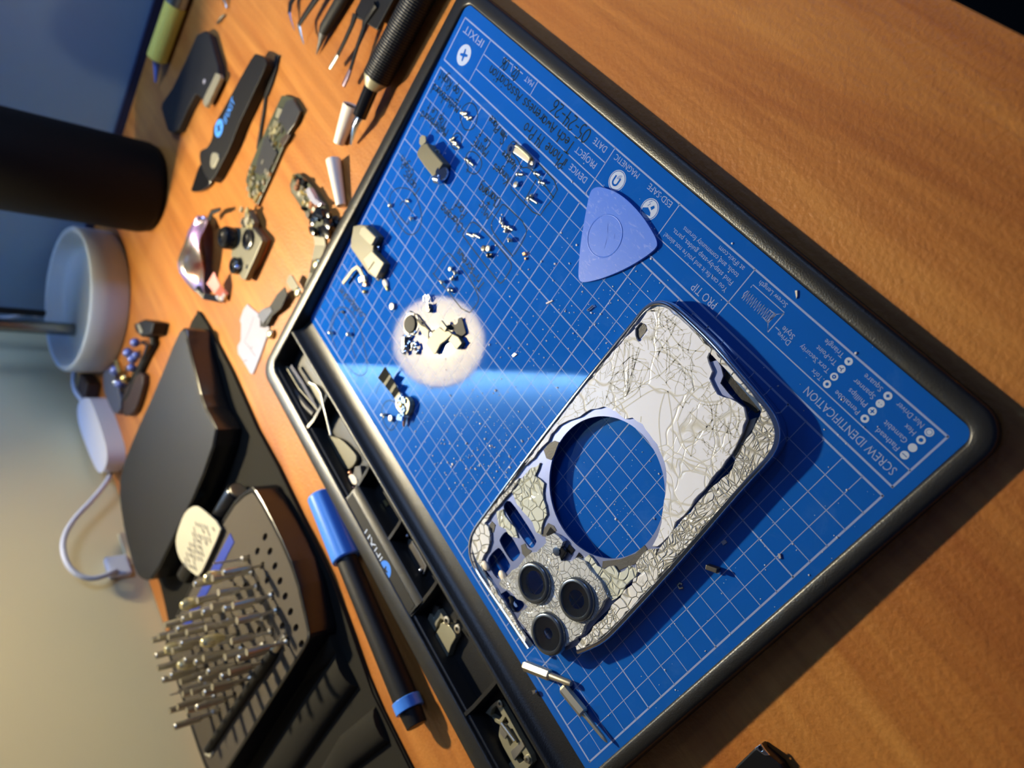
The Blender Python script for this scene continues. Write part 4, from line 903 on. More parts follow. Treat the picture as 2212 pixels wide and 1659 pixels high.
# ------------------------------------------------------------------ things in the tray
FZ = D+.26
t = thing('coiled_flex', 'curved beige flex strips and a dark cable in the first tray compartment', 'phone part', P(665,840,FZ))
MB().ribbon(px3([(622,793),(650,840),(690,885)], .15), .35, .08, side=(0,0,1)).build('beige_strip', 'grey_light', t)
MB().ribbon(px3([(629,790),(655,830),(684,882)], .25), .3, .08).build('blue_strip', 'navy', t)
MB().prism([smoothp(PX([(664,828),(676,829),(688,842),(696,862),(699,875),(690,884),(680,878),(672,856)], .0), 1)], FZ, 0.0).build('grey_plate', 'grey_module', t, bevel=.05)
MB().tube(px3([(592,786),(604,800),(618,822),(640,850),(664,880),(680,895)], .35), .24, 8).build('dark_cable', 'graphite', t, smooth=60)
o = MB().tube(px3([(668,826),(682,832),(694,850),(700,880),(706,905),(714,940)], .95), .07, 6).build('thin_wire', 'steel_rough', smooth=60); tag(o, 'thin curved wire hanging over the first tray divider', 'wire')
t = thing('earpiece_speaker', 'rounded grey earpiece part with white block in the second tray compartment', 'phone part', P(745,960,FZ))
MB().prism([smoothp(PX([(704,936),(718,944),(736,948),(760,972),(772,990),(764,1006),(752,1016),(742,1008),(722,972)], -.05), 1)], FZ, -.05).build('speaker_plate', 'grey_module', t, bevel=.06)
MB().prism([PX([(766,1008),(778,1006),(782,1030),(770,1050),(762,1026)], .1)], FZ, .1).build('grey_box', 'graphite', t, bevel=.06)
MB().prism([smoothp(PX([(753,1026),(762,1024),(772,1038),(769,1048),(760,1046),(752,1034)], .2), 1)], FZ, .2).build('white_block', 'white_plastic', t, bevel=.05)
for x, y in ((755,1021),(757,1052),(762,1054)): q = P(x, y, .1); MB().blob((q.x, q.y, .05), .16, 8).build('copper_pad', 'copper', t, smooth=50)
slab('gold_contact', 'flat golden contact sliver alone in the third tray compartment', 'contact', [(827,1082),(831,1080),(838,1091),(834,1095)], FZ, FZ+.08, 'brass', .0)
t = thing('antenna_board', 'dark antenna board with bent metal edge in the fourth tray compartment', 'phone part', P(900,1200,FZ))
MB().prism([PX([(881,1162),(891,1168),(922,1222),(918,1232),(906,1238),(890,1210),(881,1190)], -.05)], FZ, -.05).build('board_plate', 'dark_metal', t, bevel=.04)
MB().ribbon(px3([(891,1170),(905,1192),(921,1222),(915,1240)], .15), .1, .08).build('metal_edge', 'chrome', t)
for x, y in ((880,1157),(909,1231)): q = P(x, y, .1); MB().blob((q.x, q.y, .1), .12, 8).build('contact_dot', 'mirror_flake', t, smooth=60)
t = thing('metal_shield', 'beige stepped metal shield with a screw lug in the fifth tray compartment', 'phone part', P(960,1370,FZ))
zt = .15
MB().prism([PX([(937,1384),(942,1366),(949,1356),(951,1347),(958,1344),(964,1348),(970,1351),(984,1372),(984,1378),(974,1395),(966,1420),(962,1426),(938,1392)], zt)], FZ, zt).build('shield_plate', 'shield', t, bevel=.04)
MB().prism([PX([(921,1344),(928,1325),(936,1333),(947,1316),(959,1334),(960,1340),(951,1336),(945,1346),(940,1364),(930,1368),(922,1352)], zt-.12)], FZ, zt-.12).build('stepped_tab', 'grey_light', t, bevel=.03)
MB().prism([PX([(932,1322),(938,1306),(948,1312),(940,1334)], zt-.2)], FZ, zt-.2).build('fork_tab', 'dark_metal', t, bevel=.03)
for x, y in ((966,1340),(989,1358)): q = P(x, y, .1); MB().lathe([(.12,0),(.26,0),(.26,.12),(.12,.14),(.12,0)], (q.x, q.y, .05), 18).build('screw_lug', 'steel', t, smooth=40)
t = thing('logic_bracket', 'grey openwork metal bracket in the last tray compartment', 'phone part', P(1090,1580,FZ))
zt = .05
MB().prism([PX([(1072,1514),(1078,1514),(1098,1548),(1121,1590),(1146,1632),(1150,1648),(1140,1660),(1128,1680),(1090,1659),(1104,1645),(1086,1612),(1077,1590),(1078,1578),(1080,1566),(1070,1560),(1062,1548),(1048,1540),(1060,1525)], zt),
    PX([(1072,1524),(1085,1546),(1078,1556),(1058,1545),(1062,1532)], zt), PX([(1083,1562),(1092,1548),(1099,1560),(1093,1568)], zt), PX([(1101,1575),(1107,1574),(1122,1600),(1117,1606)], zt), PX([(1092,1586),(1098,1588),(1108,1604),(1102,1612)], zt), PX([(1112,1636),(1126,1622),(1136,1640),(1122,1650)], zt)], FZ, zt).build('bracket_plate', 'shield', t, bevel=.03)
MB().prism([PX([(1103,1624),(1127,1600),(1133,1612),(1110,1642)], zt+.06)], zt-.05, zt+.06).build('foil_patch', 'steel_rough', t)
MB().prism([PX([(1079,1572),(1086,1568),(1096,1586),(1090,1596),(1080,1584)], zt+.05)], zt-.05, zt+.05).build('foil_patch', 'steel_rough', t)
MB().tube(px3([(1083,1562),(1112,1601)], .22), .11, 8).build('steel_pin', 'steel', t, smooth=50)
MB().ribbon(px3([(1030,1542),(1056,1598),(1082,1650),(1090,1668)], .2), .12, .1).build('outer_rail', 'steel', t)
q = P(1072,1647,.2); MB().blob((q.x, q.y, .1), .16, 8, (1,1.4,.5)).build('cream_pad', 'note_paper', t, smooth=60)
for x, y in ((1080,1520),(1138,1640)): q = P(x, y, .12); MB().lathe([(.09,0),(.2,0),(.2,.08),(.09,.1),(.09,0)], (q.x, q.y, .06), 16).build('screw_eye', 'steel', t, smooth=40)
slab('silver_chip', 'tiny silver chip on the curved black edge beside the steel bits', 'metal flake', [(1149,1492),(1156,1491),(1157,1497),(1151,1500)], .13, .25, 'chrome', .0)
# ------------------------------------------------------------------ marker pen
a, b_ = P(690,1076,1.0), P(893,1545,.8)
a = Vector((25.6, 29.55, D+1.02)); 
ta = P(668,1064,.3); tb = P(739,1224,.3); te = P(888,1512,.2); tz = P(894,1549,.2)
ax0 = P(690,1070,.42); ax1 = P(889,1532,.30); d = (ax1-ax0); d.z = 0; Lp = d.length; d.normalize()
ax0.z = ax1.z = D+1.0
t = thing('marker_pen', 'black marker pen with a bright blue cap lying beside the tray', 'marker pen', (ax0.x, ax0.y, D))
def seg(x0, x1, r0, r1, m_, nm, bev=.04): MB().tube([ax0+d*x0, ax0+d*x1], [r0, r1], 28).build(nm, m_, t, smooth=40, bevel=bev)
kk = lambda px_: (P(*px_, .4)-ax0).dot(d)
cut = kk((738,1222)); ring0 = kk((876,1510)); ring1 = kk((889,1532))
seg(0, cut, .92, 1.0, 'blue_plastic', 'cap', .12); seg(cut-.1, ring0, .74, .82, 'black_plastic', 'barrel')
seg(ring0-.02, ring1, .93, .93, 'blue_plastic', 'end_ring'); seg(ring1, ring1+1.0, .74, .66, 'black_plastic', 'end_plug')
# ------------------------------------------------------------------ tool roll, black box lid, bit case
rl = thing('tool_roll', 'black woven fabric tool roll spread out under the bit case', 'tool roll', (20, 45, D))
ro = PX([(424,676),(432,672),(446,700),(500,800),(557,930),(600,1007),(636,1080),(715,1240),(756,1350),(806,1493),(889,1659),(960,1800),(600,1900)], D+.22)+[(14,58),(33,58.4)]+PX([(362,1330),(340,1240),(300,1180)], D+.2)+[(50,52),(51,45)]+PX([(410,700)], D+.2)
MB().prism([smoothp(ro, 1)], D, D+.22).build('fabric_sheet', 'fabric', rl, bevel=.06)
ed = MB(); ed.ribbon(px3([(426,676),(446,706),(498,806),(552,930),(596,1010),(632,1086),(710,1246),(750,1356),(800,1500),(880,1662),(940,1790)], D+.28), .55, .12); ed.build('edge_binding', 'fabric', rl)
def fold(pts, r, z): MB().tube([Vector((*P(u_, v_, D)[:2], z)) for u_, v_ in pts], r, 12, True, .5).build('fabric_fold', 'fabric', rl, smooth=70)
fold([(760,1440),(690,1540),(590,1690)], 1.5, D+.3); fold([(835,1560),(760,1620),(700,1720)], 1.2, D+.3); fold([(735,1380),(660,1440),(560,1590)], 1.1, D+.25)
# box lid: glossy sides, soft top, rounded back corners
BT = D+.22+2.35
bl = thing('black_box_lid', 'large black box lid with a glossy side at the back of the desk', 'box', (44, 45, D+.22))
top = PX([(398,704),(404,740),(420,800),(437,870),(456,905),(470,934),(430,1050),(380,1150),(330,1252),(308,1255),(292,1240),(276,1185),(262,1120),(256,1060),(262,1012),(290,940),(340,830),(385,716)], BT)
top = smoothp(top, 1)
MB().prism([top], D+.3, BT-.1).build('lid_sides', 'black_gloss', bl, bevel=.1); 
cxx = sum(p[0] for p in top)/len(top); cyy = sum(p[1] for p in top)/len(top)
MB().prism([[(cxx+(x-cxx)*.985, cyy+(y-cyy)*.985) for x, y in top]], BT-.12, BT).build('lid_top', 'black_soft', bl, bevel=.08)
# bit case
CT = D+.22+2.2
cs = thing('bit_case', 'open black case of driver bits standing in grey foam on the tool roll', 'tool case', (25, 45, D+.22))
ct = PX([(541,1048),(556,1062),(600,1145),(640,1235),(667,1352),(670,1374),(664,1390),(640,1430),(560,1555),(490,1665),(470,1690),(450,1680),(420,1600),(380,1470),(357,1398),(358,1372),(400,1290),(440,1205),(495,1092)], CT)
ct = smoothp(ct, 1)
cxx = sum(p[0] for p in ct)/len(ct); cyy = sum(p[1] for p in ct)/len(ct)
sc2 = lambda k: [(cxx+(x-cxx)*k, cyy+(y-cyy)*k) for x, y in ct]
MB().prism([sc2(1.0), sc2(.965)], D+.3, CT).build('case_wall', 'black_gloss', cs, bevel=.06)
MB().prism([sc2(.965)], D+.3, D+.5).build('case_floor', 'black_gloss', cs)
# foam with slots for the bits
rows = []; fo = sc2(.96)
u1 = (P(640,1330,CT)-P(575,1140,CT)); u1.z = 0; u1n = u1.normalized(); v1n = Vector((-u1n.y, u1n.x, 0))
if v1n.y < 0: v1n = -v1n
org = P(602,1140,CT); slots_ = []; bits_ = []
ncol, nrow = 8, 11
sx_, sy_ = 1.22, 1.62
org = P(571,1160,CT)
for r_ in range(nrow):
    for c_ in range(ncol):
        q = org+u1n*(c_*sx_+(.3 if r_ % 2 else 0))+v1n*(r_*sy_); slots_.append((r_, c_, q))
MB().prism([fo]+[[tuple((q+u1n*.24*math.cos(k*math.pi/5)+v1n*.42*math.sin(k*math.pi/5))[:2]) for k in range(10)] for r_, c_, q in slots_ if c_ < 7 or r_ < 1], CT-.9, CT-.05).build('foam_block', 'foam', cs)
q1, q2 = P(497,1152,CT), P(393,1352,CT); e = (q2-q1).normalized(); s_ = Vector((-e.y, e.x, 0)); s_ = s_ if s_.y < 0 else -s_
MB().prism([[tuple((q1+s_*a+e*b_)[:2]) for a, b_ in ((0,0),(.9,0),(.9,(q2-q1).length),(0,(q2-q1).length))]], CT-.06, CT+.01).build('blue_pull_strip', 'navy_blue', cs)
hq = P(1,1)
# standing bits
G = 'driver bits standing in the case foam'
random.seed(5)
names = ['nearest the glossy case edge', 'second back from the glossy edge', 'third back from the glossy edge', 'fourth back from the glossy edge', 'fifth back from the glossy edge', 'in the middle of the foam', 'fifth from the wall', 'fourth from the wall', 'third from the wall', 'second from the wall', 'nearest the wall']
proto = {}
def bitproto(kind, tipm):
    t = thing('driver_bit', 'x', 'screwdriver bit', (0,0,0)); 
    h = 2.35; R_ = .27
    if kind == 0: pr = [(0,.26),(.6,.26),(.75,.14),(1.0,.12),(1.75,.12),(1.9,.26),(3.5,.26)]
    elif kind == 1: pr = [(0,.14),(1.5,.14),(1.6,.28),(2.2,.46),(2.9,.50),(3.3,.30),(3.35,.22)]
    elif kind == 2: pr = [(0,.12),(1.2,.12),(1.4,.27),(3.4,.27),(3.5,.2)]
    else: pr = [(0,.25),(.9,.25),(1.05,.11),(3.1,.06)]
    MB().tube([(0,0,x) for x, r_ in pr[:2]], [r_ for x, r_ in pr[:2]], 6).build('hex_shank', 'steel', t, smooth=20)
    MB().tube([(0,0,x) for x, r_ in pr[1:]], [r_ for x, r_ in pr[1:]], 10).build('bit_tip', tipm, t, smooth=30); return t
pool = [bitproto(k, m_) for k, m_ in ((0,'steel'),(1,'brass_pale'),(2,'steel'),(3,'steel_rough'))]
used = set()
for r_, c_, q in slots_:
    if r_ == 0: continue
    if r_ == 1 and c_ in (0, 2, 5): continue
    if r_ >= 1 and c_ > 6: continue
    if random.random() < .07 and r_ < 8: continue
    k = 1 if (r_, c_) in ((3,0),(6,0),(8,3),(9,1),(5,3)) else random.choice((0,0,2,3,0,2))
    p_ = pool[k]; b = p_ if k not in used else copy_tree(p_); used.add(k)
    b.location = Vector((q.x, q.y, CT-.5))*S; b.rotation_euler = (random.uniform(-.05,.05), random.uniform(-.05,.05), random.uniform(0,1))
    b['label'] = 'steel driver bit standing in the foam row '+names[r_]; b['group'] = 'bits in the foam row '+names[r_]; b['category'] = 'screwdriver bit'
# extension shaft lying in the case
e0, e1 = P(607,1388,CT), P(465,1600,CT); d = (e1-e0); d.z = 0; d.normalize()
t = thing('driver_extension', 'black driver extension with silver collar lying in the foam case', 'screwdriver', (e0.x, e0.y, CT-.3))
e0.z = CT+.12; Le = (P(455,1625,CT)-e0).length
MB().tube([e0-d*1.2+Vector((0,0,.1)), e0+d*.3], [.13,.13], 10).build('silver_tip', 'chrome', t, smooth=50)
MB().tube([e0-d*.05, e0+d*.1, e0+d*.9], [.3,.34,.34], 16).build('silver_collar', 'steel', t, smooth=40)
MB().tube([e0+d*.85, e0+d*1.2, e0+d*4.2, e0+d*4.5, e0+d*Le], [.42,.46,.46,.34,.34], 16).build('handle', 'black_matte', t, smooth=40)
slab('round_label', 'small white round label on the foam at the wall end of the case', 'label', [(444,1618),(458,1616),(461,1628),(452,1636),(442,1630)], CT-.04, CT, 'note_paper', 0)
# driver handle between box lid and case, leaflet
h0, h1 = P(493,1062,1.4), P(385,1245,1.4); h0.z = h1.z = D+.22+.95; d = (h1-h0).normalized()
t = thing('black_screwdriver', 'black round driver handle with pale rim between box lid and bit case', 'screwdriver', (h0.x, h0.y, D+.22))
MB().tube([h0, h0+d*.15, h1], [.82,.9,.9], 24).build('handle_body', 'black_gloss', t, smooth=50); MB().tube([h0-d*.12, h0+d*.05], [.66,.7], 24).build('end_cap', 'steel', t, smooth=50)
lf = thing('paper_tag', 'cream rounded paper tag with smudged print standing behind the bit case', 'paper tag', P(430,1170,1.4))
tg = smoothp(PX([(421,1092),(434,1098),(478,1137),(470,1160),(452,1200),(430,1246),(418,1240),(398,1222),(384,1200),(379,1172),(382,1150),(396,1112),(408,1098)], 2.2), 1)
MB().prism([tg], lambda x, y: 2.05, lambda x, y: 2.2).build('paper_sheet', 'note_paper', lf, bevel=.03)
mb = MB(); random.seed(9)
for i in range(11):
    for j in range(9):
        u_ = 402+i*6.2+j*-3.2+20; v_ = 1128+j*11+i*2
        if random.random() < .75 and 395 < u_ < 462 and 1115 < v_ < 1225 and (u_-380)+(v_-1137)*.55 < 92+0:
            q = P(u_, v_, 2.21); mb.line2([(q.x, q.y), (q.x-.42, q.y+random.uniform(-.15,.15))], .16, 2.215)
mb.build('smudged_print', 'graphite', lf)
MB().box((tg[0][0]-.4, tg[0][1]+3, 1.1), (.1, 3, 2.0)).build('paper_fold', 'note_paper', lf)
# ------------------------------------------------------------------ thermos, charger, cable, plug
t = thing('thermos', 'tall matte black metal tumbler at the back left of the desk', 'tumbler', (69, 30.6, D))
MB().lathe([(0,D),(3.9,D),(4.4,D+.25),(4.6,D+1.0),(4.62,22),(4.3,22.6),(0,22.6)], (69, 30.6, 0), 64).build('tumbler_body', 'black_tumbler', t, smooth=50)
MB().lathe([(4.3,22.6),(4.4,23),(4.1,24),(0,24)], (69, 30.6, 0), 64).build('tumbler_lid', 'black_gloss', t, smooth=50)
t = thing('power_adapter', 'white rounded power adapter standing on edge near the wall', 'charger', P(225,960,D))
ch_top = PX([(176,862),(184,858),(194,862),(208,895),(226,950),(232,980),(230,1005),(222,1020),(214,1022),(206,1012),(190,975),(172,925),(166,895),(168,872)], 1.3)
MB().prism([smoothp(ch_top, 2)], D, 1.3).build('adapter_body', 'white_cable', t, bevel=.25, seg=3)
def cabl(name, label, pts, r, m_='white_cable'):
    p = smoothp([tuple(q) for q in pts], 2, False); o = MB().tube(p, r, 10).build(name, m_, smooth=70); tag(o, label, 'cable'); return o
def onY(u, v, Y):
    d_ = R.transposed() @ Vector(((u-1106)/F, (v-829.5)/F, 1.0)); return CAM+d_*((Y-CAM.y)/d_.y)
cabl('charging_cable', 'white cable looping up the wall from the adapter to the plug', [P(238,1008,D+.5), P(240,1022,D+.6), onY(232,1040,57), onY(200,1080,57.4), onY(160,1120,57.5), onY(136,1160,57.5), onY(136,1200,57.6), onY(155,1235,57.8), onY(190,1252,58), onY(225,1245,58.2), onY(250,1232,58.6)], .27)
cabl('white_cable', 'short white cord running from the lamp base to the adapter', [P(160,805,D+1.4), P(158,830,1.2), P(165,850,1.2), P(178,866,1.0)], .25)
cabl('lamp_cord', 'pale cord rising behind the chrome lamp pole', [P(96,655,2.6)+Vector((1.2,3,0)), onY(60,675,57.5), onY(20,688,57.5), onY(-60,690,58), onY(-200,690,58.5)], .24)
t = thing('wall_plug', 'white plug and socket cover low on the tan wall beside the box lid', 'plug', onY(262,1225,59))
q = onY(262,1222,59.0); MB().box((q.x, 59.1, q.z+.3), (2.4, .8, 2.2)).build('plug_body', 'white_cable', t, bevel=.25)
q2 = onY(285,1195,59.3); MB().box((q2.x+.6, 59.35, q2.z), (4.2, .3, 1.4)).build('socket_cover', 'wall_paint', t, bevel=.08)
# clutter by the lamp base
t = thing('earphone_tangle', 'tangled dark earphones and blue-grey metal beads beside the lamp base', 'earphones', P(290,790,D))
MB().prism([PX([(288,700),(310,690),(332,696),(326,722),(305,728),(292,716)], .9)], D, .9).build('dark_clip', 'black_plastic', t, bevel=.15)
MB().prism([PX([(295,700),(300,700),(308,716),(303,722)], .95)], .9, .95).build('pale_mark', 'grey_light', t)
MB().tube([P(330,712,D+.4), P(335,740,D+.3), P(318,770,D+.3), P(300,810,D+.3), P(285,850,D+.3), P(262,880,D+.3)], .5, 10).build('dark_cable', 'black_matte', t, smooth=70)
MB().tube([P(310,740,D+.6), P(322,745,D+.9), P(312,775,D+.5), P(280,830,D+.4), P(262,860,D+.4)], .28, 10).build('dark_cable', 'black_gloss', t, smooth=70)
for u_, v_, r_ in ((290,740,.5),(275,762,.55),(284,776,.5),(292,767,.4),(282,794,.45),(256,830,.45),(247,800,.6)):
    q = P(u_, v_, .6); MB().blob((q.x, q.y, .5), r_, 12).build('metal_bead', 'bead_blue', t, smooth=80)
MB().tube([P(254,780,.7), P(262,806,.7)], [.35,.35], 12).build('brass_barrel', 'brass', t, smooth=50); q = P(266,817,.7); MB().blob((q.x,q.y,.5), .5, 12).build('brass_tip', 'brass', t, smooth=80)
q = P(249,827,.7); MB().blob((q.x,q.y,.6), .4, 12).build('steel_tip', 'chrome', t, smooth=80)
MB().prism([smoothp(PX([(222,800),(240,796),(252,825),(262,880),(248,900),(232,870),(222,840)], .4), 1)], D, .4).build('blue_grey_pouch', 'pouch_blue', t, bevel=.15)
MB().prism([smoothp(PX([(262,850),(300,800),(312,815),(298,870),(286,895),(262,900)], .1), 1)], D, .1).build('brown_case', 'brown_dark', t, bevel=.15)
MB().box(tuple(P(192,835,.2)), (3, 2.2, 1.5), .3).build('brown_block', 'brown_dark', t, bevel=.2)
# ------------------------------------------------------------------ left side: yellow tube, battery, knife, tweezers
ax0, ax1 = P(340,128,.35), P(392,-20,.35); d = (ax1-ax0); d.z = 0; L = d.length; d.normalize(); ax0.z = D+1.0
t = thing('glue_tube', 'yellow tube with pointed blue nozzle and silver band in the back corner', 'glue tube', (ax0.x, ax0.y, D))
MB().tube([ax0, ax0+d*.1, ax0+d*(L*.82)], [.85,.98,1.0], 24).build('yellow_body', 'yellow', t, smooth=50)
MB().tube([ax0+d*(L*.81), ax0+d*(L*1.3)], [1.03,1.03], 24).build('silver_band', 'chrome', t, smooth=50)
nz = P(332,176,.1); MB().tube([ax0+d*.05, Vector((nz.x, nz.y, D+.5))], [.42,.1], 16).build('blue_nozzle', 'tip_blue', t, smooth=60)
t = thing('phone_battery', 'black L-shaped phone battery near the back left corner', 'battery', P(420,180,D))
BZ = D+.75
MB().prism([PX([(442,66),(452,74),(470,140),(472,158),(462,190),(440,222),(430,206),(422,204),(405,235),(385,280),(373,288),(362,282),(348,235),(350,222),(372,190),(400,132),(425,75)], BZ)], D, BZ).build('battery_cell', 'black_soft', t, bevel=.10)
MB().prism([PX([(466,158),(474,160),(476,168),(452,220),(444,232),(438,222),(440,212)], BZ+.03)], BZ-.3, BZ+.03).build('foil_label', 'grey_light', t)
q = P(441,176,BZ+.02); MB().lathe([(.22,0),(.22,.03),(0,.03)], (q.x, q.y, BZ), 14).build('white_dot', 'film', t)
t = thing('prying_knife', 'black-handled prying knife with blue lettering and curved dark blade', 'prying tool', P(500,260,D))
kz = D+.95
MB().prism([smoothp(PX([(548,116),(556,116),(572,124),(576,134),(570,152),(552,190),(536,225),(512,275),(500,310),(480,350),(458,392),(447,388),(432,355),(430,330),(436,322),(446,320),(458,300),(460,275),(470,255),(490,220),(512,180),(520,165)], kz), 1)], D, kz).build('handle', 'black_plastic', t, bevel=.2, seg=3)
MB().prism([smoothp(PX([(434,350),(444,372),(456,388),(452,400),(436,412),(416,415),(411,411),(418,392),(426,366)], D+.4), 1)], D+.1, D+.4).build('blade', 'black_gloss', t, bevel=.08)
MB().prism([smoothp(PX([(456,330),(466,328),(474,336),(466,358),(458,366),(452,356)], kz+.12), 1)], kz-.1, kz+.12).build('grey_slider', 'grey_light', t, bevel=.08)
a, b_ = P(485,263,kz), P(505,213,kz); u_ = (b_-a); u_.z = 0; Lx = u_.length; u_.normalize(); v_ = Vector((-u_.y, u_.x, 0))
mb = MB(); text_mb(mb, 'IFIXIT', 0, Lx, -.42, .8, 0, lambda p: Vector((a.x, a.y, kz+.012))+u_*p.x+v_*p.y); mb.build('blue_lettering', 'blue_print', t)
q = P(473,277,kz); mb = MB(); mb.disc((q.x, q.y), .78, kz+.012); lo_ = mb.build('blue_logo_disc', 'blue_print', t); mb = MB(); cross(mb, (q.x, q.y), .45, kz+.018); mb.build('logo_cross', 'black_plastic', lo_)
o = MB().ribbon(px3([(600,120),(594,150),(586,178),(576,204)], D+.12)+px3([(574,206),(570,240),(564,275),(557,322)], D+.12), [.62,.6,.55,.52,.34,.34,.36,.42], .10).build('plastic_strip', 'black_matte'); tag(o, 'thin black plastic strip lying between knife and logic board', 'strip')
# tweezers: curved pair, flat pair
def arm(parent, pts, rs, m_, nm, fl=.5): MB().tube(pts, rs, 10, True, fl).build(nm, m_, parent, smooth=60)
z_ = lambda px_, z: P(*px_, z)
t = thing('curved_tweezers', 'black curved-tip tweezers at the upper edge, furthest back', 'tweezers', P(650,20,D))
arm(t, [z_((665,-60),D+.5), z_((640,-15),D+.5), z_((627,8),D+.5), z_((625,28),D+.6)], [.35,.3,.26,.2], 'black_plastic', 'arm'); arm(t, [z_((625,28),D+.6), z_((629,45),D+.5), z_((636,66),D+.3)], [.15,.08,.03], 'tip_violet', 'tip')
arm(t, [z_((720,-80),D+.7), z_((685,-5),D+.8), z_((664,25),D+.9), z_((646,53),D+1.0)], [.4,.32,.28,.22], 'black_plastic', 'arm'); arm(t, [z_((645,52),D+1.0), z_((650,75),D+.9), z_((656,96),D+.9)], [.18,.12,.04], 'steel', 'tip')
t = thing('spudger', 'black plastic spudger with a sharp grey point', 'spudger', P(715,60,D))
arm(t, [z_((800,-120),D+.5), z_((738,0),D+.5), z_((702,60),D+.5), z_((698,70),D+.5)], [.55,.55,.5,.42], 'black_matte', 'shaft', .8); arm(t, [z_((698,70),D+.5), z_((692,92),D+.35), z_((683,118),D+.2)], [.40,.22,.03], 'graphite', 'point', .8)
t = thing('flat_tweezers', 'wide black flat-tip tweezers with silver ends, between spudger and scraper', 'tweezers', P(770,60,D))
MB().prism([PX([(798,-40),(778,0),(766,24),(767,38),(785,45),(790,50),(812,64),(815,62),(870,-40)], D+.9)], D+.6, D+.9).build('handle_blade', 'black_plastic', t, bevel=.08)
arm(t, [z_((768,30),D+.9), z_((760,55),D+.9), z_((745,88),D+.9), z_((730,118),D+.9)], [.3,.22,.2,.18], 'black_plastic', 'arm'); arm(t, [z_((730,118),D+.9), z_((722,132),D+.85), z_((713,146),D+.8)], [.2,.22,.2], 'steel', 'tip')
arm(t, [z_((812,10),D+1.0), z_((788,48),D+.9), z_((786,62),D+.9), z_((772,100),D+.9), z_((757,150),D+.9)], [.3,.3,.24,.2,.18], 'black_plastic', 'arm'); arm(t, [z_((757,150),D+.9), z_((750,168),D+.85), z_((742,185),D+.8)], [.2,.24,.22], 'tip_violet', 'tip')
# knurled scraper
t = thing('craft_knife', 'black knurled metal craft knife with a silver blade beside the mat', 'craft knife', P(870,100,D))
q0, q1 = z_((812,168),.5), z_((905,-8),.5); q0.z = q1.z = D+1.05; d = (q1-q0).normalized(); q2 = q1+d*6
kb = MB(); n_ = 130; pts = [q0+d*((q2-q0).length*k/n_) for k in range(n_+1)]
kb.tube(pts, [.93+(.035 if k % 2 else 0) for k in range(n_+1)], 24); kb.build('knurled_grip', 'black_plastic', t)
MB().tube([q0-d*.75, q0-d*.1, q0+d*.05], [.5,.86,.9], 24).build('silver_shoulder', 'shield', t, smooth=40)
q3 = z_((779,252),.3); q3.z = D+1.0; MB().tube([q0-d*.7, q3], [.5,.48], 20).build('black_neck', 'black_gloss', t, smooth=50)
q4 = z_((759,312),D+.3); MB().tube([q3+d*.1, q3-d*.7, Vector((q4.x, q4.y, D+.35))], [.40,.34,.10], 10, True, .6).build('blade', 'chrome', t, smooth=40)
# two white caps

def cap(label, a, b_, r0, r1):
    a, b_ = P(*a, 0), P(*b_, 0); a.z = D+r0; b_.z = D+r1
    o = MB(); d = (b_-a); o.tube([a, b_], [r0, r1], 20, False); o.tube([a+d*.02, a], [r0*.75, r0], 20, False); o.tube([b_, b_+d*.01], [r1, r1*.4], 20)
    tag(o.build('tip_cap', 'white_plastic', smooth=50), label, 'cap')
cap('white tapered plastic cap lying beside the craft knife blade', (760,228), (727,308), .62, .40)
cap('white tapered plastic cap nearer the mat, its narrow end toward the speaker module', (719,345), (731,443), .55, .36)
# ------------------------------------------------------------------ logic boards, camera, lens cover, film
def rnd_parts(parent, n, quad, z, mats, seed, sz=(.15,.5), hz=(.06,.2), names='component'):
    random.seed(seed); groups = {}
    for k in range(n):
        a, b_ = random.random(), random.random()
        u_ = quad[0][0]*(1-a)*(1-b_)+quad[1][0]*a*(1-b_)+quad[2][0]*a*b_+quad[3][0]*(1-a)*b_; v_ = quad[0][1]*(1-a)*(1-b_)+quad[1][1]*a*(1-b_)+quad[2][1]*a*b_+quad[3][1]*(1-a)*b_
        q = P(u_, v_, z); h = random.uniform(*hz); m_ = random.choice(mats); MBx = groups.setdefault(m_, MB())
        MBx.box((q.x, q.y, z+h/2), (random.uniform(*sz), random.uniform(*sz), h), .1)
    for m_, mb_ in groups.items(): tag(mb_.build('surface_components', m_, parent), kind='stuff')
def chip(parent, pts, z0, z1, m_='chip', nm='chip'): MB().prism([PX(pts, z1)], z0, z1).build(nm, m_, parent, bevel=.03)
t = thing('logic_board', 'long narrow phone logic board with dark chips, beside the prying knife', 'circuit board', P(590,300,D))
z1 = D+.3
MB().prism([PX([(608,206),(618,206),(634,212),(650,238),(640,262),(608,325),(580,390),(556,442),(548,438),(545,420),(530,392),(535,370),(560,310),(590,245)], z1)], D, z1).build('board', 'pcb', t, bevel=.04)
chip(t, [(618,218),(632,214),(648,240),(636,268),(620,290),(610,270),(600,258)], z1, z1+.16); chip(t, [(570,298),(578,294),(590,318),(598,330),(580,368),(562,378),(548,372)], z1, z1+.16); chip(t, [(600,232),(612,236),(602,258),(594,252)], z1, z1+.14, 'shield', 'shield_can'); chip(t, [(592,258),(602,262),(590,290),(580,290)], z1, z1+.1, 'brass_pale', 'gold_area')
chip(t, [(618,288),(626,292),(618,306),(608,318),(604,304)], z1, z1+.12, 'brown_dark', 'brown_connector')
rnd_parts(t, 50, [(598,255),(622,285),(560,430),(535,385)], z1, ['steel','brass','brass_pale','dark_metal','steel'], 4, (.15,.4), (.08,.22)); rnd_parts(t, 26, [(530,390),(570,385),(560,435),(540,425)], z1, ['brass','brass_pale','steel'], 5, (.2,.45), (.1,.25))
MB().prism([PX([(604,316),(612,310),(570,405),(556,446),(553,436)], D+.26)], D, D+.26).build('board_edge', 'copper_dark', t)
t = thing('dock_board', 'dark flex board with silver block and a black plug, left of the white cap', 'circuit board', P(670,440,D))
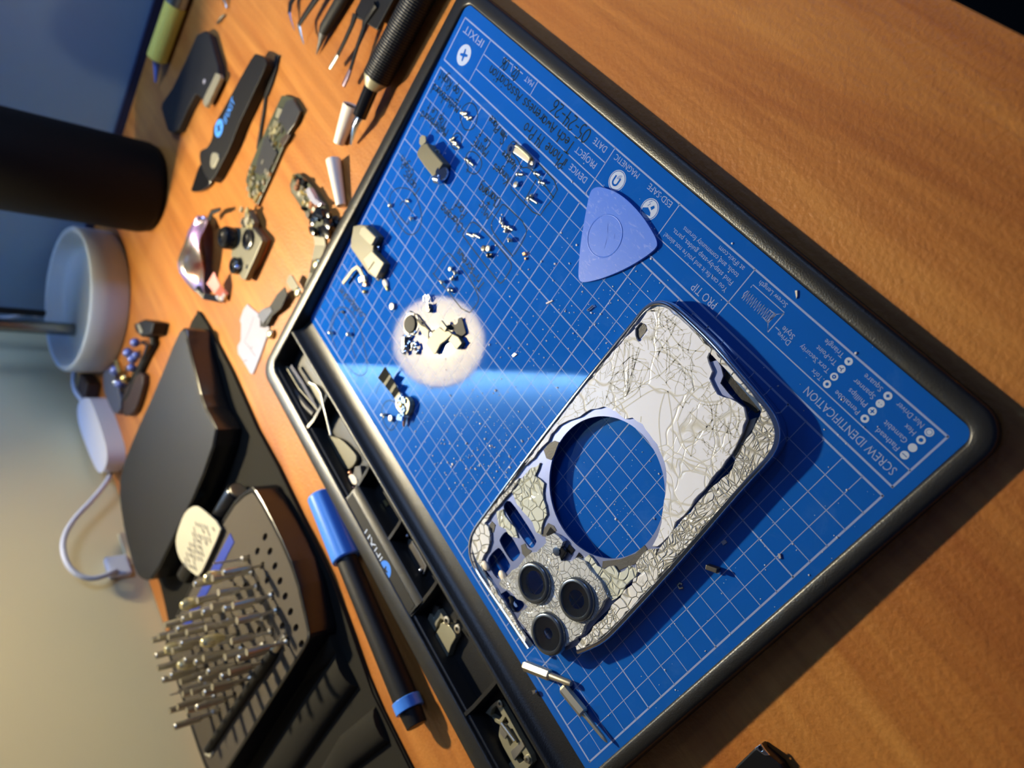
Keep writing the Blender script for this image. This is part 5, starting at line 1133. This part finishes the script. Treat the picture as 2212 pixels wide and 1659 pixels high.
z1 = D+.4
MB().prism([PX([(632,376),(644,374),(660,386),(678,408),(700,440),(706,460),(712,480),(700,500),(688,505),(676,495),(664,470),(640,432),(628,415),(626,400)], z1)], D, z1).build('board', 'pcb', t, bevel=.04)
chip(t, [(660,410),(667,404),(680,428),(694,440),(688,446),(676,440),(664,424)], z1, z1+.4, 'film', 'silver_block'); chip(t, [(632,392),(650,394),(662,414),(654,432),(640,426),(628,410)], z1, z1+.1, 'grey_module', 'grey_patch')
rnd_parts(t, 34, [(636,376),(660,390),(706,470),(664,470)], z1, ['steel','brass','black_gloss','dark_metal','copper'], 6, (.2,.5), (.1,.35)); q = P(676,480,z1); MB().lathe([(.12,0),(.3,0),(.3,.12),(.12,.16),(.12,0)], (q.x, q.y, z1), 18).build('silver_ring', 'chrome', t, smooth=40)
mb = MB(); random.seed(8)
for k in range(12): q = P(random.uniform(672,722), random.uniform(455,500), .2); mb.blob((q.x, q.y, random.uniform(D+.2, .4)), random.uniform(.3,.6), 7, (1.2,.8,.7), .2)
mb.build('black_plug', 'black_gloss', t, smooth=30)
MB().ribbon([P(688,500,D+.2), P(692,530,D+.1), P(684,560,D+.1)]+[P(676,590,.1), P(655,655,.3)], [1.3,1.5,1.3,.9,.9], .06).build('flex_tail', 'grey_module', t)
for pts, mm_ in (((683,570),'note_paper'), ((643,631),'note_paper')):
    q = P(*pts, .2); MB().blob((q.x, q.y, .2), .36, 12, (1,1.2,.4)).build('gold_contact', 'brass_pale', t, smooth=70)
t = thing('camera_module', 'olive metal triple camera module with three black lenses', 'camera module', P(525,530,D))
z1 = D+.9
MB().prism([PX([(528,452),(536,450),(548,478),(546,492),(562,510),(566,520),(548,562),(528,606),(520,602),(506,575),(500,560),(498,545),(505,530),(493,516),(494,500),(508,490),(520,492),(526,470)], z1)], D+.35, z1).build('module_body', 'grey_module', t, bevel=.1)
MB().prism([PX([(548,478),(556,488),(580,518),(572,540),(556,572),(546,585),(530,606),(524,600),(545,560),(566,520)], D+.35)], D, D+.35).build('orange_base', 'copper_dark', t, bevel=.05)
for (u_, v_), r_, h in (((504,516),.95,1.0), ((538,518),.85,.25), ((514,575),.7,.5)):
    q = P(u_, v_, z1); MB().lathe([(r_,-.1),(r_,h*.8),(r_*.85,h),(r_*.6,h),(r_*.5,h-.15),(0,h-.2)], (q.x, q.y, z1), 32).build('lens', 'black_gloss', t, smooth=40)
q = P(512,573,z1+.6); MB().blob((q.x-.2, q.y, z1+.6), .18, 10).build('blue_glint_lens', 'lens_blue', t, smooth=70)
rnd_parts(t, 12, [(524,452),(540,452),(545,490),(528,490)], z1-.05, ['steel','brass_pale','dark_metal'], 12, (.2,.5), (.1,.25))
t = thing('charging_coil', 'curled copper-tinted charging coil foil with violet shine and black tail', 'charging coil', P(440,560,D))
vs = []; fs = []; N1, N2 = 18, 8
ce = P(440,560,D); e1 = P(452,470,D); e2 = P(445,640,D); ax = (e2-e1); ax.z = 0; La = ax.length; ax.normalize(); sd = Vector((ax.y, -ax.x, 0))
for i in range(N1+1):
    s_ = i/N1; w_ = 1.9*math.sqrt(max(0, 1-(2*s_-1)**2))+.25
    for j in range(N2+1):
        q_ = j/N2*2-1; h = .5+1.1*abs(q_)**1.6+.25*math.sin(s_*9+q_*2); vs.append(tuple(e1+ax*La*s_+sd*w_*q_+Vector((0,0,h*math.sin(math.pi*min(1,max(.08,s_)))**.5+.05))))
for i in range(N1):
    for j in range(N2): a = i*(N2+1)+j; fs.append((a, a+1, a+N2+2, a+N2+1))
o = MB().add(vs, fs).build('coil_foil', 'foil_iris', t, smooth=80); so = o.modifiers.new('s', 'SOLIDIFY'); so.thickness = .06*S
MB().tube([P(452,472,.2), P(458,458,.4), P(468,455,.5), P(476,452,.5)], [.3,.25,.2,.15], 8, True, .5).build('black_tail', 'black_plastic', t, smooth=60)
MB().ribbon([P(455,600,.6), P(470,625,.3), P(490,640,D+.2)], [1.6,1.2,.7], .08).build('pink_flex', 'pink', t)
MB().ribbon([P(425,620,.2), P(440,640,D+.3), P(480,648,D+.3)], [.8,.6,.5], .08).build('dark_flex', 'black_gloss', t)
rnd_parts(t, 10, [(470,632),(492,630),(494,645),(474,648)], D+.3, ['film','steel'], 14, (.25,.45), (.15,.3))
t = thing('graphite_film', 'creased silvery film sheet with a flex tail, left of the mat corner', 'film', P(548,730,D))
MB().prism([PX([(534,657),(541,664),(556,676),(566,690),(582,708),(578,722),(562,768),(546,808),(540,806),(530,788),(524,778),(514,764),(513,748),(520,735),(521,700),(518,692),(526,668)], D+.12)], D, D+.12).build('silver_sheet', 'film', t)
mb = MB()
for pl in ([(548,685),(538,715),(528,738),(540,752),(552,770)], [(541,752),(545,750)], [(526,780),(534,778)]): mb.line2(PX(pl, D+.125), .06, D+.125)
mb.build('crease_lines', 'graphite', t)
MB().ribbon([P(562,690,D+.3), P(576,684,D+.4), P(586,672,D+.4), P(604,650,D+.5), P(618,628,D+.6)], [1.3,1.5,.9,1.3,.7], .07).build('flex_tail', 'black_matte', t)
MB().prism([PX([(556,682),(566,668),(584,664),(588,672),(574,690),(568,700)], D+.5)], D+.4, D+.5).build('grey_pad', 'pouch_blue', t)
MB().prism([PX([(618,608),(624,594),(630,595),(646,622),(650,640),(640,632),(626,622)], D+.8)], D+.7, D+.8).build('grey_tab', 'grey_module', t)
q = P(585,722,D+.2); MB().blob((q.x, q.y, D+.25), .4, 12, (1,1.1,.5)).build('gold_contact', 'brass_pale', t, smooth=70)
# wire and scrap at the upper edge, black drive at the lower edge, black stub by the box lid
o = MB().tube([P(478,-10,D+.2), P(488,8,D+.3), P(490,18,D+.2)], .12, 8).build('wire_scrap', 'steel', smooth=60); tag(o, 'bent silver wire scrap at the upper edge behind the battery', 'wire')
o = MB().tube([P(484,32,D+.2), P(476,40,D+.3), P(470,50,D+.2)], .12, 8).build('wire_scrap', 'dark_metal', smooth=60); tag(o, 'short dark wire scrap below the silver one behind the battery', 'wire')
t = thing('flat_module', 'black flat module with a silver screw corner at the lower photo edge', 'phone part', P(1640,1650,D))
MB().prism([PX([(1628,1618),(1642,1608),(1650,1622),(1686,1652),(1715,1700),(1540,1720),(1590,1655)], D+.6)], D, D+.6).build('module_body', 'black_gloss', t, bevel=.08)
MB().prism([PX([(1630,1616),(1643,1607),(1652,1620),(1662,1632),(1652,1632),(1640,1624)], D+.66), circ(PX([(1643,1617)], D+.66)[0], .1, 12)], D+.56, D+.66).build('silver_corner', 'chrome', t, bevel=.02)
for o in bpy.data.objects:
    if '_b' in o: del o['_b']
